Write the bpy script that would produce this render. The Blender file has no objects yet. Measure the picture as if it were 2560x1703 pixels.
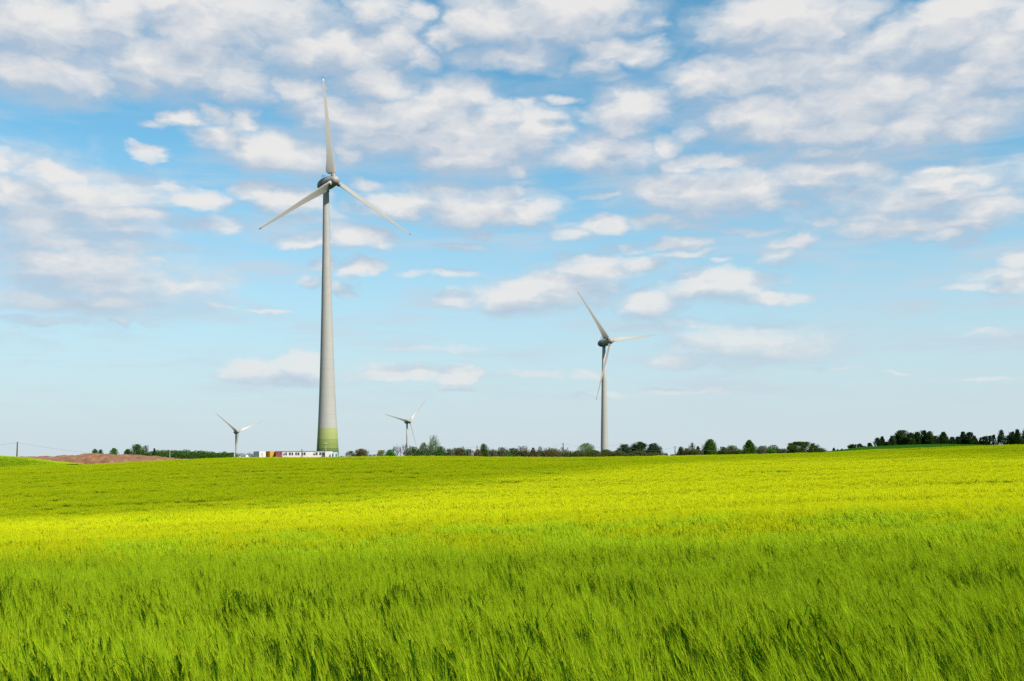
import bpy, bmesh, math, random
import numpy as np
from mathutils import Vector, Matrix, noise as mnoise

R = math.radians
rng = np.random.default_rng(7)
random.seed(7)
S = bpy.context.scene
COL = S.collection

# ------------------------------------------------------------------ camera
EYE = 1.90            # height of the lens above the soil at the photographer
F = 2560.0            # focal length in photo pixels (36 mm lens on 36 mm sensor)
HOR = 1160.0          # photo row of the eye level
ROLL = R(0.35)
CR = Vector((math.cos(ROLL), 0, -math.sin(ROLL)))
CU = Vector((math.sin(ROLL), 0, math.cos(ROLL)))
CF = Vector((0, 1, 0))
cam_d = bpy.data.cameras.new('camera')
cam = bpy.data.objects.new('camera', cam_d); COL.objects.link(cam)
cam_d.sensor_width = 36; cam_d.lens = 36
cam_d.shift_y = (HOR - 851.5) / 2560.0
cam_d.clip_start = 0.1; cam_d.clip_end = 60000
mw = Matrix.Identity(4)
for i, v in enumerate((CR, CU, -CF)):
    for j in range(3): mw[j][i] = v[j]
mw[0][3], mw[1][3], mw[2][3] = 0, 0, EYE
cam.matrix_world = mw
S.camera = cam

def ray(px, py):
    return CR * ((px - 1280) / F) + CU * ((HOR - py) / F) + CF
def at(px, py, y):                      # the point on a photo pixel's line of sight at depth y
    d = ray(px, py)
    return Vector((d.x / d.y * y, y, EYE + d.z / d.y * y))

# ------------------------------------------------------------------ light
SUN_EL, SUN_AZ = R(46), R(132)          # azimuth clockwise from +Y: behind the camera, to the right
SUN = Vector((math.sin(SUN_AZ) * math.cos(SUN_EL), math.cos(SUN_AZ) * math.cos(SUN_EL), math.sin(SUN_EL)))
ld = bpy.data.lights.new('sun', 'SUN'); ld.energy = 5.0; ld.angle = R(0.7); ld.color = (1.0, 0.925, 0.80)
lo = bpy.data.objects.new('sun', ld); COL.objects.link(lo)
lo.rotation_euler = SUN.to_track_quat('Z', 'Y').to_euler()
lo.location = SUN * 300

S.view_settings.view_transform = 'Standard'
S.view_settings.look = 'None'
S.view_settings.exposure = 0.9
S.view_settings.gamma = 1.0
S.view_settings.use_curve_mapping = False
S.cycles.use_denoising = False          # keep the fine grain of the crop
S.cycles.max_bounces = 6
S.cycles.transparent_max_bounces = 16
S.cycles.diffuse_bounces = 3

# ---- world: physical sky with broken cumulus, every cloud given by its direction
CLOUDS = [
 (140,555,340,150,.62),(220,700,360,90,.55),(2260,490,380,90,.5),(430,110,300,115,.5),(2130,240,480,150,.62),(1120,340,330,105,.5),(1760,470,260,70,.45),(1900,860,270,60,.35),(1150,500,300,60,.3),
 # x, y, rx, ry, weight   (photo pixels of the direction)
 (90,70,190,105,1),(120,185,150,60,1),(200,205,70,35,1),(293,45,80,52,1),(570,40,250,66,1),(500,70,160,50,1),
 (435,150,165,78,1),(600,190,80,55,1),(745,215,68,32,.95),(360,200,80,40,.9),(255,205,40,30,.6),(760,135,100,52,.9),(885,130,105,58,1),
 (950,25,62,52,.85),(1000,92,75,55,.85),(1110,95,42,32,.8),(1048,140,45,34,.7),(1043,25,38,24,.7),
 (1222,45,95,58,1),(1400,38,180,74,1),(1230,140,120,32,.75),(1330,138,85,38,.75),(945,210,108,46,.95),(1146,240,78,48,.85),(1060,260,110,40,.6),
 (1000,312,185,66,1),(1180,345,190,78,1),(1335,322,78,42,.95),(1150,405,120,32,1),(1300,425,42,22,.75),(1080,285,120,50,1),
 (570,348,85,30,.95),(680,375,125,42,1),(765,398,65,34,.9),(605,297,42,28,.75),(538,283,34,22,.65),(815,275,105,36,.85),(880,330,60,50,.8),(860,390,50,40,.6),
 (456,297,46,21,.95),(385,312,60,14,.35),(364,382,36,17,.8),
 (135,432,95,26,.85),(0,405,70,28,.8),(245,490,165,32,.9),(490,497,92,22,.9),(408,468,58,13,.6),(50,485,120,55,.85),
 (288,533,125,22,.85),(50,545,110,50,.8),(325,576,64,16,.7),(147,603,125,24,.8),(543,560,85,22,.75),(480,575,60,10,.4),
 (135,657,125,34,1),(244,663,125,42,.95),(380,652,42,20,.7),(233,717,155,28,.85),(434,717,130,19,.7),(54,744,125,28,.8),(271,760,135,20,.65),(108,804,160,13,.45),
 (565,769,65,8,.4),(673,780,65,7,.4),(310,810,30,8,.4),(400,810,60,6,.3),
 (652,483,64,27,.85),(733,510,92,36,.85),(923,462,65,17,.6),(1005,515,105,30,.85),(1195,522,125,42,.95),(1271,489,65,22,.8),(1323,532,62,32,.95),(826,538,50,14,.4),(1090,480,120,24,.6),
 (755,603,64,13,.95),(880,593,90,26,.95),(896,668,50,20,.85),(804,660,32,15,.5),(864,720,32,15,.85),(771,709,38,16,.5),(1027,687,42,11,.55),(1135,687,95,11,.45),
 (1195,581,38,11,.55),(1157,614,75,11,.4),(1135,750,48,18,.7),(1300,742,100,36,1),(1235,738,48,24,.95),(1420,722,115,30,.9),(1480,735,60,34,.6),
 (1633,761,64,34,.9),(1508,674,105,27,.8),(1470,646,72,13,.6),(1606,663,54,19,.8),(1513,565,64,19,.85),(1628,557,74,18,.65),(1427,590,58,18,.6),(1551,622,65,13,.4),
 (1698,609,90,16,.7),(1714,633,95,11,.45),(1986,609,64,15,.65),(1959,641,62,20,.5),(1801,652,42,11,.4),(1800,712,125,32,.95),(1750,705,65,28,.9),(1932,747,95,17,.7),(1860,735,80,16,.5),
 (2068,556,62,21,.6),(1823,864,145,36,.62),(1959,875,115,30,.5),(1698,902,62,17,.55),(1760,815,210,14,.3),(2095,918,85,7,.35),(2247,935,65,6,.3),(2448,950,125,7,.3),
 (2529,706,54,24,.9),(2545,652,44,24,.75),(2420,717,85,13,.4),(2500,690,90,20,.5),(2480,835,100,10,.3),
 (652,925,75,21,.8),(760,914,56,32,1),(597,934,64,17,.5),(978,934,125,17,.65),(1043,934,42,15,.9),(1146,934,42,25,.95),(1151,967,34,9,.6),(1086,873,155,10,.28),(1334,934,95,16,.4),(1519,983,64,13,.4),(1715,983,210,9,.25),(1480,935,60,14,.3),(700,955,160,10,.3),
 (1959,55,195,66,1),(2000,100,120,44,.95),(1758,82,50,28,.3),(1628,52,50,17,.4),(2078,81,40,24,.9),(1513,120,88,27,.85),(1585,130,64,32,.8),(1486,163,68,24,.7),(1628,109,48,18,.6),(1530,190,60,16,.35),
 (2420,22,115,44,1),(2366,75,135,55,1),(2258,112,145,58,.9),(2502,125,115,64,1),(2475,180,135,52,.95),(2150,150,150,50,.6),(2560,60,70,60,.8),
 (1877,180,175,48,.95),(1742,212,65,27,.9),(2013,163,115,44,1),(1900,282,115,48,1),(1850,270,80,34,.95),(1959,310,125,52,1),(2230,217,125,50,1),(2150,255,185,64,1),(2095,325,175,38,.95),(2258,325,105,42,.95),(2420,315,115,36,.95),(2502,262,95,38,.9),(2350,260,130,60,.9),(2060,220,120,50,.85),
 (1584,270,98,52,.95),(1560,318,46,27,.8),(1480,285,60,22,.6),(1400,244,50,15,.55),(1315,265,40,24,.4),(1508,386,118,40,1),(1660,364,42,26,.95),(1725,331,54,24,.65),(1640,300,60,24,.45),
 (1796,402,145,22,.8),(1687,418,42,19,.75),(2095,378,125,20,.7),(1660,480,58,37,.95),(1769,483,135,44,1),(1877,478,115,37,.95),(2095,436,155,30,.85),(1990,440,90,30,.7),(1932,510,84,16,.7),
 (2361,429,48,16,.8),(2366,462,115,14,.9),(2339,489,135,27,.85),(2290,513,105,18,.9),(2475,516,125,37,.85),(2480,470,100,18,.6),(2200,545,95,19,.65),(2420,548,110,18,.8),(2258,562,155,21,.85),(2453,565,38,15,.9),(2366,581,62,15,.8),(2415,600,60,12,.5),
 (1514,489,64,11,.5),(2068,502,85,12,.45),(1410,560,60,12,.3),(1700,560,120,14,.45),(1880,575,120,14,.4),(1320,460,50,14,.4),(2300,390,140,14,.4),(2480,420,90,14,.4),
]
W = bpy.data.worlds.new('World'); S.world = W; W.use_nodes = True
W.cycles.sampling_method = 'NONE'
wt = W.node_tree; wt.nodes.clear()
def mk(tree, t, **kw):
    n = tree.nodes.new(t)
    for k, v in kw.items(): setattr(n, k, v)
    return n
def math_n(tree, op, a, b=None, c=None, clamp=False):
    n = mk(tree, 'ShaderNodeMath', operation=op, use_clamp=clamp)
    for i, v in enumerate((a, b, c)):
        if v is None: continue
        if isinstance(v, (int, float)): n.inputs[i].default_value = v
        else: tree.links.new(v, n.inputs[i])
    return n.outputs[0]
def vec_n(tree, op, a, b=None, c=None, scale=None):
    n = mk(tree, 'ShaderNodeVectorMath', operation=op)
    for i, v in enumerate((a, b, c)):
        if v is None: continue
        if isinstance(v, (tuple, list)): n.inputs[i].default_value = v
        else: tree.links.new(v, n.inputs[i])
    if scale is not None: n.inputs['Scale'].default_value = scale
    return n.outputs['Value'] if op in ('DOT_PRODUCT', 'LENGTH') else n.outputs[0]

grp = bpy.data.node_groups.new('cloud_cover', 'ShaderNodeTree')
grp.interface.new_socket('Direction', in_out='INPUT', socket_type='NodeSocketVector')
grp.interface.new_socket('Cover', in_out='OUTPUT', socket_type='NodeSocketFloat')
gi = mk(grp, 'NodeGroupInput'); go = mk(grp, 'NodeGroupOutput')
P0 = gi.outputs[0]
# soft warp so that no outline stays an ellipse
nw = mk(grp, 'ShaderNodeTexNoise'); nw.inputs['Scale'].default_value = 26; nw.inputs['Detail'].default_value = 3; nw.inputs['Roughness'].default_value = .55
nm = vec_n(grp, 'MULTIPLY', P0, (1.0, 1.9, 1))
grp.links.new(nm, nw.inputs['Vector'])
wv = vec_n(grp, 'SUBTRACT', nw.outputs['Color'], (.5, .5, .5))
wv = vec_n(grp, 'MULTIPLY', wv, (.050, .022, 0))
P1 = vec_n(grp, 'ADD', P0, wv)
def azel(px, py):
    d = ray(px, py).normalized()
    return math.atan2(d.x, d.y), math.asin(d.z)
acc = None
for (px, py, rx, ry, w) in CLOUDS:
    a, e = azel(px, py)
    ra = abs(azel(px + rx, py)[0] - azel(px - rx, py)[0]) / 2
    re = abs(azel(px, py - ry)[1] - azel(px, py + ry)[1]) / 2
    sx, sy = 1 / (ra * 1.34), 1 / (re * 1.42)
    q = vec_n(grp, 'MULTIPLY_ADD', P1, (sx, sy, 0), (-a * sx, -e * sy, math.sqrt(max(0, 1 - w))))
    dd = vec_n(grp, 'DOT_PRODUCT', q, q)
    acc = dd if acc is None else math_n(grp, 'SMOOTH_MIN', acc, dd, .22)
D = math_n(grp, 'SUBTRACT', 1.0, acc)
# beyond the photographed part of the sky the cover carries on as plain broken cumulus
sp = mk(grp, 'ShaderNodeSeparateXYZ'); grp.links.new(P0, sp.inputs[0])
aa = math_n(grp, 'ABSOLUTE', sp.outputs[0])
out_az = mk(grp, 'ShaderNodeMapRange', interpolation_type='SMOOTHSTEP'); grp.links.new(aa, out_az.inputs[0])
out_az.inputs[1].default_value = .50; out_az.inputs[2].default_value = .62
out_el = mk(grp, 'ShaderNodeMapRange', interpolation_type='SMOOTHSTEP'); grp.links.new(sp.outputs[1], out_el.inputs[0])
out_el.inputs[1].default_value = .44; out_el.inputs[2].default_value = .55
outm = math_n(grp, 'MAXIMUM', out_az.outputs[0], out_el.outputs[0])
nb = mk(grp, 'ShaderNodeTexNoise'); nb.inputs['Scale'].default_value = 4.5; nb.inputs['Detail'].default_value = 4
grp.links.new(vec_n(grp, 'MULTIPLY', P0, (1, 2.2, 1)), nb.inputs['Vector'])
Dg = math_n(grp, 'MULTIPLY_ADD', nb.outputs[0], 5.0, -2.25)
Dg = math_n(grp, 'MULTIPLY', Dg, outm)
Dg = math_n(grp, 'ADD', Dg, math_n(grp, 'MULTIPLY_ADD', outm, 1.2, -1.2))
D = math_n(grp, 'MAXIMUM', D, Dg)
D = math_n(grp, 'MAXIMUM', D, -.55)
D = math_n(grp, 'MINIMUM', D, 1.0)
nf = mk(grp, 'ShaderNodeTexNoise'); nf.inputs['Scale'].default_value = 23; nf.inputs['Detail'].default_value = 7; nf.inputs['Roughness'].default_value = .56; nf.inputs['Distortion'].default_value = .15
grp.links.new(vec_n(grp, 'MULTIPLY', P1, (1, 2.0, 1)), nf.inputs['Vector'])
nn = math_n(grp, 'MULTIPLY_ADD', nf.outputs[0], 1.5, -.75)
grp.links.new(math_n(grp, 'ADD', D, nn), go.inputs[0])

tc = mk(wt, 'ShaderNodeTexCoord')
dirn = vec_n(wt, 'NORMALIZE', tc.outputs['Generated'])
sx_ = mk(wt, 'ShaderNodeSeparateXYZ'); wt.links.new(dirn, sx_.inputs[0])
az = math_n(wt, 'ARCTAN2', sx_.outputs[0], sx_.outputs[1])
el = math_n(wt, 'ARCSINE', sx_.outputs[2])
cb = mk(wt, 'ShaderNodeCombineXYZ'); wt.links.new(az, cb.inputs[0]); wt.links.new(el, cb.inputs[1])
g1 = mk(wt, 'ShaderNodeGroup', node_tree=grp); wt.links.new(cb.outputs[0], g1.inputs[0])
g2 = mk(wt, 'ShaderNodeGroup', node_tree=grp); wt.links.new(vec_n(wt, 'ADD', cb.outputs[0], (.008, .020, 0)), g2.inputs[0])
alpha = mk(wt, 'ShaderNodeMapRange', interpolation_type='SMOOTHSTEP'); wt.links.new(g1.outputs[0], alpha.inputs[0])
alpha.inputs[1].default_value = -.55; alpha.inputs[2].default_value = .95; alpha.inputs[4].default_value = .96
lowf = mk(wt, 'ShaderNodeMapRange', interpolation_type='SMOOTHSTEP'); wt.links.new(el, lowf.inputs[0]); lowf.inputs[1].default_value = .05; lowf.inputs[2].default_value = .24; lowf.inputs[3].default_value = .74; lowf.inputs[4].default_value = 1
alpha_h = math_n(wt, 'MULTIPLY', alpha.outputs[0], lowf.outputs[0])
dif = math_n(wt, 'SUBTRACT', g1.outputs[0], g2.outputs[0])
lit = math_n(wt, 'MULTIPLY_ADD', dif, .80, .06)
lit = math_n(wt, 'ADD', lit, math_n(wt, 'MULTIPLY', g1.outputs[0], .38), clamp=False)
lit = math_n(wt, 'ADD', lit, math_n(wt, 'MULTIPLY_ADD', alpha.outputs[0], -.34, .34), clamp=True)
ccol = mk(wt, 'ShaderNodeMix', data_type='RGBA'); wt.links.new(lit, ccol.inputs[0])
ccol.inputs[6].default_value = (.46, .55, .665, 1); ccol.inputs[7].default_value = (.84, .825, .81, 1)
sky = mk(wt, 'ShaderNodeTexSky', sky_type='NISHITA', sun_disc=False, sun_elevation=SUN_EL, sun_rotation=SUN_AZ, altitude=100, air_density=1.0, dust_density=.6, ozone_density=2.2)
tint = vec_n(wt, 'MULTIPLY', sky.outputs[0], (.61, 1.08, 1.04))
bs = mk(wt, 'ShaderNodeBackground'); wt.links.new(tint, bs.inputs[0]); bs.inputs[1].default_value = .086
veil = mk(wt, 'ShaderNodeMapRange', interpolation_type='SMOOTHSTEP'); wt.links.new(el, veil.inputs[0])      # pale summer haze low over the land
veil.inputs[1].default_value = .34; veil.inputs[2].default_value = -.02; veil.inputs[3].default_value = 0; veil.inputs[4].default_value = 1
bv = mk(wt, 'ShaderNodeBackground'); bv.inputs[0].default_value = (.61, .705, .765, 1); bv.inputs[1].default_value = .535
mv = mk(wt, 'ShaderNodeMixShader'); wt.links.new(veil.outputs[0], mv.inputs[0]); wt.links.new(bs.outputs[0], mv.inputs[1]); wt.links.new(bv.outputs[0], mv.inputs[2])
bc = mk(wt, 'ShaderNodeBackground'); wt.links.new(ccol.outputs[2], bc.inputs[0]); bc.inputs[1].default_value = .535
# thin stratus streaks between the cumulus and the horizon
ns = mk(wt, 'ShaderNodeTexNoise'); ns.inputs['Scale'].default_value = 1.0; ns.inputs['Detail'].default_value = 6; ns.inputs['Roughness'].default_value = .55; ns.inputs['Distortion'].default_value = .4
wt.links.new(vec_n(wt, 'MULTIPLY', cb.outputs[0], (7, 44, 1)), ns.inputs['Vector'])
s1 = mk(wt, 'ShaderNodeMapRange', interpolation_type='SMOOTHSTEP'); wt.links.new(ns.outputs[0], s1.inputs[0]); s1.inputs[1].default_value = .44; s1.inputs[2].default_value = .74
s2 = mk(wt, 'ShaderNodeMapRange', interpolation_type='SMOOTHSTEP'); wt.links.new(el, s2.inputs[0]); s2.inputs[1].default_value = .025; s2.inputs[2].default_value = .10
s3 = mk(wt, 'ShaderNodeMapRange', interpolation_type='SMOOTHSTEP'); wt.links.new(el, s3.inputs[0]); s3.inputs[1].default_value = .46; s3.inputs[2].default_value = .16
sf = math_n(wt, 'MULTIPLY', math_n(wt, 'MULTIPLY', s1.outputs[0], s2.outputs[0]), math_n(wt, 'MULTIPLY', s3.outputs[0], .80))
bk = mk(wt, 'ShaderNodeBackground'); bk.inputs[0].default_value = (.57, .65, .74, 1); bk.inputs[1].default_value = .535
ms_ = mk(wt, 'ShaderNodeMixShader'); wt.links.new(sf, ms_.inputs[0]); wt.links.new(mv.outputs[0], ms_.inputs[1]); wt.links.new(bk.outputs[0], ms_.inputs[2])
mxs = mk(wt, 'ShaderNodeMixShader'); wt.links.new(alpha_h, mxs.inputs[0]); wt.links.new(ms_.outputs[0], mxs.inputs[1]); wt.links.new(bc.outputs[0], mxs.inputs[2])
wo = mk(wt, 'ShaderNodeOutputWorld'); wt.links.new(mxs.outputs[0], wo.inputs[0])

# ------------------------------------------------------------------ helpers
def tag(o, label=None, cat=None, group=None, kind=None):
    if label: o['label'] = label
    if cat: o['category'] = cat
    if group: o['group'] = group
    if kind: o['kind'] = kind
    return o
def mesh_np(name, verts, faces, smooth=False, mats=None, midx=None):
    me = bpy.data.meshes.new(name)
    verts = np.asarray(verts, dtype=np.float32)
    sizes = np.array([len(f) for f in faces], dtype=np.int32) if not isinstance(faces, np.ndarray) else np.full(len(faces), faces.shape[1], np.int32)
    loops = np.concatenate([np.asarray(f, np.int32) for f in faces]) if not isinstance(faces, np.ndarray) else faces.astype(np.int32).ravel()
    me.vertices.add(len(verts)); me.vertices.foreach_set('co', verts.ravel())
    me.loops.add(len(loops)); me.loops.foreach_set('vertex_index', loops)
    me.polygons.add(len(sizes))
    me.polygons.foreach_set('loop_start', np.concatenate([[0], np.cumsum(sizes)[:-1]]).astype(np.int32))
    if smooth: me.polygons.foreach_set('use_smooth', np.ones(len(sizes), bool))
    for m in (mats or []): me.materials.append(m)
    if midx is not None: me.polygons.foreach_set('material_index', np.asarray(midx, np.int32))
    me.update(calc_edges=True); me.validate()
    return me
def link(name, me, parent=None, loc=None):
    o = bpy.data.objects.new(name, me); COL.objects.link(o)
    if parent is not None: o.parent = parent
    if loc is not None: o.location = loc
    return o
def empty(name, loc, rz=0):
    o = bpy.data.objects.new(name, None); COL.objects.link(o)
    o.location = loc; o.rotation_euler = (0, 0, rz); o.empty_display_size = .5
    return o
class MB:
    def __init__(s): s.v = []; s.f = []
    def box(s, x0, x1, y0, y1, z0, z1):
        n = len(s.v)
        s.v += [(x0,y0,z0),(x1,y0,z0),(x1,y1,z0),(x0,y1,z0),(x0,y0,z1),(x1,y0,z1),(x1,y1,z1),(x0,y1,z1)]
        s.f += [tuple(n+i for i in q) for q in ((0,3,2,1),(4,5,6,7),(0,1,5,4),(1,2,6,5),(2,3,7,6),(3,0,4,7))]
    def rings(s, rings, cap=True):
        n0 = len(s.v); k = len(rings[0])
        for r in rings: s.v += [tuple(p) for p in r]
        for i in range(len(rings) - 1):
            for j in range(k):
                a = n0 + i*k + j; b = n0 + i*k + (j+1) % k
                s.f.append((a, b, b + k, a + k))
        if cap:
            s.f.append(tuple(n0 + j for j in reversed(range(k))))
            s.f.append(tuple(n0 + (len(rings)-1)*k + j for j in range(k)))
    def tube(s, pts, radii, k=8, cap=True):
        pts = [Vector(p) for p in pts]; rr = []
        for i, p in enumerate(pts):
            d = (pts[min(i+1, len(pts)-1)] - pts[max(i-1, 0)])
            d = d.normalized() if d.length > 1e-9 else Vector((0,0,1))
            ref = Vector((1,0,0)) if abs(d.x) < .8 else Vector((0,1,0))
            u = d.cross(ref).normalized(); w = d.cross(u)
            rr.append([p + (u*math.cos(2*math.pi*j/k) + w*math.sin(2*math.pi*j/k)) * radii[i] for j in range(k)])
        s.rings(rr, cap)
    def build(s, name, mat, parent=None, smooth=False, loc=None, bevel=0):
        me = bpy.data.meshes.new(name); me.from_pydata([tuple(v) for v in s.v], [], s.f)
        bm = bmesh.new(); bm.from_mesh(me)
        bmesh.ops.recalc_face_normals(bm, faces=bm.faces)
        bm.to_mesh(me); bm.free()
        me.materials.append(mat)
        if smooth:
            me.polygons.foreach_set('use_smooth', np.ones(len(me.polygons), bool)); me.update()
        o = link(name, me, parent, loc)
        if bevel:
            b = o.modifiers.new('bevel', 'BEVEL'); b.width = bevel; b.segments = 2
        return o

def mat(name, col, rough=.7, metal=0.0, var=.15, scale=3.0, trans=0.0, tcol=None, bump=0.0, spec=.3, coat=0.0, hue_obj=False, detail=5):
    m = bpy.data.materials.new(name); m.use_nodes = True
    t = m.node_tree; b = t.nodes['Principled BSDF']
    tcn = mk(t, 'ShaderNodeTexCoord')
    n = mk(t, 'ShaderNodeTexNoise'); n.inputs['Scale'].default_value = scale; n.inputs['Detail'].default_value = detail
    t.links.new(tcn.outputs['Object'], n.inputs['Vector'])
    cr = mk(t, 'ShaderNodeMix', data_type='RGBA')
    t.links.new(n.outputs[0], cr.inputs[0])
    cr.inputs[6].default_value = tuple(c * (1 - var) for c in col) + (1,)
    cr.inputs[7].default_value = tuple(min(1, c * (1 + var)) for c in col) + (1,)
    t.links.new(cr.outputs[2], b.inputs['Base Color'])
    b.inputs['Roughness'].default_value = rough; b.inputs['Metallic'].default_value = metal
    b.inputs['Specular IOR Level'].default_value = spec
    if bump:
        bn = mk(t, 'ShaderNodeBump'); bn.inputs['Strength'].default_value = bump; bn.inputs['Distance'].default_value = .05
        t.links.new(n.outputs[0], bn.inputs['Height']); t.links.new(bn.outputs[0], b.inputs['Normal'])
    if trans:
        tr = mk(t, 'ShaderNodeBsdfTranslucent')
        if tcol is None: t.links.new(cr.outputs[2], tr.inputs[0])
        else: tr.inputs[0].default_value = tuple(tcol) + (1,)
        ms = mk(t, 'ShaderNodeMixShader'); ms.inputs[0].default_value = trans
        t.links.new(b.outputs[0], ms.inputs[1]); t.links.new(tr.outputs[0], ms.inputs[2])
        t.links.new(ms.outputs[0], t.nodes['Material Output'].inputs[0])
    m['mix'] = 0
    return m

# ------------------------------------------------------------------ terrain
def sm(a, b, x):
    t = np.clip((np.asarray(x, float) - a) / (b - a), 0, 1); return t * t * (3 - 2 * t)
_N = np.array([(-400,-.8),(-60,-.9),(0,-1.02),(5.5,-1.17),(8,-1.33),(11,-1.53),(20,-2.03),(30,-2.43),(40,-2.78),(50,-3.05),(65,-3.5),(85,-4.05),(120,-4.55),(160,-4.4),(220,-3.2),(290,-1.25),(340,-.2),(370,0),(2000,0)])
_CR = [(-900,1140),(-300,1155),(0,1162),(100,1161.5),(200,1158),(300,1153),(420,1147.5),(600,1142.5),(1000,1142),(1200,1143.5),(1440,1146),(1620,1145),(1800,1142),(2050,1139),(2200,1133),(2400,1126),(2560,1122),(2900,1114),(3500,1110)]
_CRx = np.array([(px - 1280) / F for px, r in _CR]); _CRz = np.array([(HOR - r) / F * 370 for px, r in _CR])
_Kx = [-100, 0, 15, 45, 100, 200, 320, 1000]; _Kz = [0, .004, .012, .034, .028, .014, 0, 0]
from numpy import interp
def crest(u): return interp(u, _CRx, _CRz)
def vn(x, y, s, seed=0.0):              # smooth value noise, vectorised
    x = np.asarray(x, float) / s + seed * 17.3; y = np.asarray(y, float) / s + seed * 9.1
    xi = np.floor(x); yi = np.floor(y); fx = x - xi; fy = y - yi
    fx = fx*fx*(3-2*fx); fy = fy*fy*(3-2*fy)
    def h(a, b):
        v = np.sin(a * 127.1 + b * 311.7 + seed * 74.7) * 43758.5453
        return v - np.floor(v)
    return (h(xi,yi)*(1-fx) + h(xi+1,yi)*fx)*(1-fy) + (h(xi,yi+1)*(1-fx) + h(xi+1,yi+1)*fx)*fy
def ground(x, y):                       # soil height (absolute)
    x = np.asarray(x, float); y = np.asarray(y, float)
    yy = np.maximum(y, 1.0); u = np.clip(x / np.maximum(yy, 60), -1.2, 1.2)
    c = crest(u)
    g = sm(70, 372, y)
    field = interp(y, _N[:,0], _N[:,1]) + interp(y, _Kx, _Kz) * np.clip(x, -60, 60) + c * g - .85
    field = field + (vn(x, y, 22, 1) - .5) * .22 * sm(25, 60, y)
    bx = (HOR - 1137) / F * 395 + .15
    bank = np.exp(-(np.abs(x - at(-20, 0, 395).x) / 27) ** 2.5) * np.exp(-((y - 392) / 11) ** 2)
    back = c - .75
    far = interp(y, [430, 700, 1400, 3000, 20000], [0, 1, 2, 3, 4])
    level = interp(y, [430, 720, 1000, 1500, 4000, 20000], [0, -3.0, -14, -24, -34, -40])
    w = sm(430, 720, y)
    back = back * (1 - w) + level * w
    z = np.where(y < 372, field, 0) + np.where(y >= 372, 0, 0)
    t = sm(372, 384, y)
    z = field * (1 - t) + back * t
    z = z + bank * (bx - .35 - (c - .8))
    pxs = u * F + 1280                   # the next hill on the right
    ridge = interp(pxs, [1900,2050,2090,2160,2270,2360,2450,2530,2800], [1140,1135.5,1131,1122.5,1118,1116.5,1119,1122,1126])
    wb = np.exp(-(np.abs(y - 572) / 62) ** 3) * sm(1960, 2060, pxs) * (1 - sm(3200, 3900, pxs)) * sm(395, 470, y)
    z = z * (1 - wb) + (HOR - ridge) / F * 566 * wb
    return z + EYE
def gz(x, y): return float(ground(np.array([x]), np.array([y]))[0])

ang = np.concatenate([np.linspace(-36, 36, 181), np.linspace(39, 321, 95)]) * math.pi / 180
rad = np.concatenate([[0.5], np.geomspace(2, 360, 110), np.linspace(364, 620, 90), np.geomspace(640, 15000, 40)])
A, RR = np.meshgrid(ang, rad)
gx = (np.sin(A) * RR).ravel(); gy = (np.cos(A) * RR).ravel()
gv = np.stack([gx, gy, ground(gx, gy)], 1)
na = len(ang); q = []
ii, jj = np.meshgrid(np.arange(len(rad) - 1), np.arange(na), indexing='ij')
q = np.stack([ii*na + jj, ii*na + (jj+1) % na, (ii+1)*na + (jj+1) % na, (ii+1)*na + jj], -1).reshape(-1, 4)
gm = mat('field_soil', (.014, .022, .006), rough=.95, var=.5, scale=.6, spec=.1)
gm2 = mat('meadow_grass', (.014, .052, .004), rough=1, var=.35, scale=.25, spec=0, bump=.6, detail=9)
cy = gv[q].mean(1)
mi = ((cy[:, 1] > 384) & ~((cy[:, 0] < at(210,0,397).x) & (cy[:, 1] < 404))).astype(int)
go_ = link('ground', mesh_np('ground', gv, q, True, [gm, gm2], mi)); tag(go_, kind='structure')

def hit(px, py):                        # where a pixel's line of sight meets the crop
    d = ray(px, py); ys = np.linspace(4, 376, 3000)
    dz = EYE + d.z / d.y * ys - (ground(d.x / d.y * ys, ys) + .75)
    k = np.argmax(dz < 0) if (dz < 0).any() else len(ys) - 1
    return d.x / d.y * ys[k], ys[k]
LOW = [(-500,1356),(0,1342),(640,1318),(1280,1298),(1900,1284),(2560,1268),(3000,1260)]
UPP = [(-500,1335),(0,1318),(400,1300),(760,1272),(1000,1241),(1280,1207),(1500,1184),(1720,1163),(1980,1153),(2250,1149),(2560,1148),(3000,1146)]
lowu = [((px - 1280) / F, hit(px, r)[1]) for px, r in LOW]; uppu = [((px - 1280) / F, hit(px, r)[1]) for px, r in UPP]
print('lit band near', [(round(a,2), round(b)) for a, b in lowu]); print('lit band far', [(round(a,2), round(b)) for a, b in uppu])
# ------------------------------------------------------------------ barley
leafm = mat('barley_leaf', (.022, .088, .004), rough=.7, var=.55, scale=9, trans=.18, tcol=(.06, .19, .003), spec=0.0)
spikem = mat('barley_spike', (.40, .47, .010), rough=.6, var=.4, scale=7, trans=.2, tcol=(.5, .52, .004), spec=.1)
farm = mat('barley_awn_sunlit', (.52, .565, .008), rough=.7, var=.42, scale=5, trans=.42, tcol=(.64, .67, .004), spec=0.0)  # yellower awn copy that paints the sunlit band
midm = mat('barley_awn_part_shade', (.445, .545, .006), rough=.7, var=.42, scale=5, trans=.42, tcol=(.54, .62, .002), spec=0.0)  # greener awn copy that paints shade on the far slope
earm = mat('barley_awn_shaded', (.375, .53, .013), rough=.7, var=.5, scale=4, trans=.20, tcol=(.40, .57, .004), spec=0.0)  # greenest awn copy, shade of the near crop put into its colour
WIND = np.array([-.80, .60])
def unit(v): return v / np.maximum(np.linalg.norm(v, axis=-1, keepdims=True), 1e-9)
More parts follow.
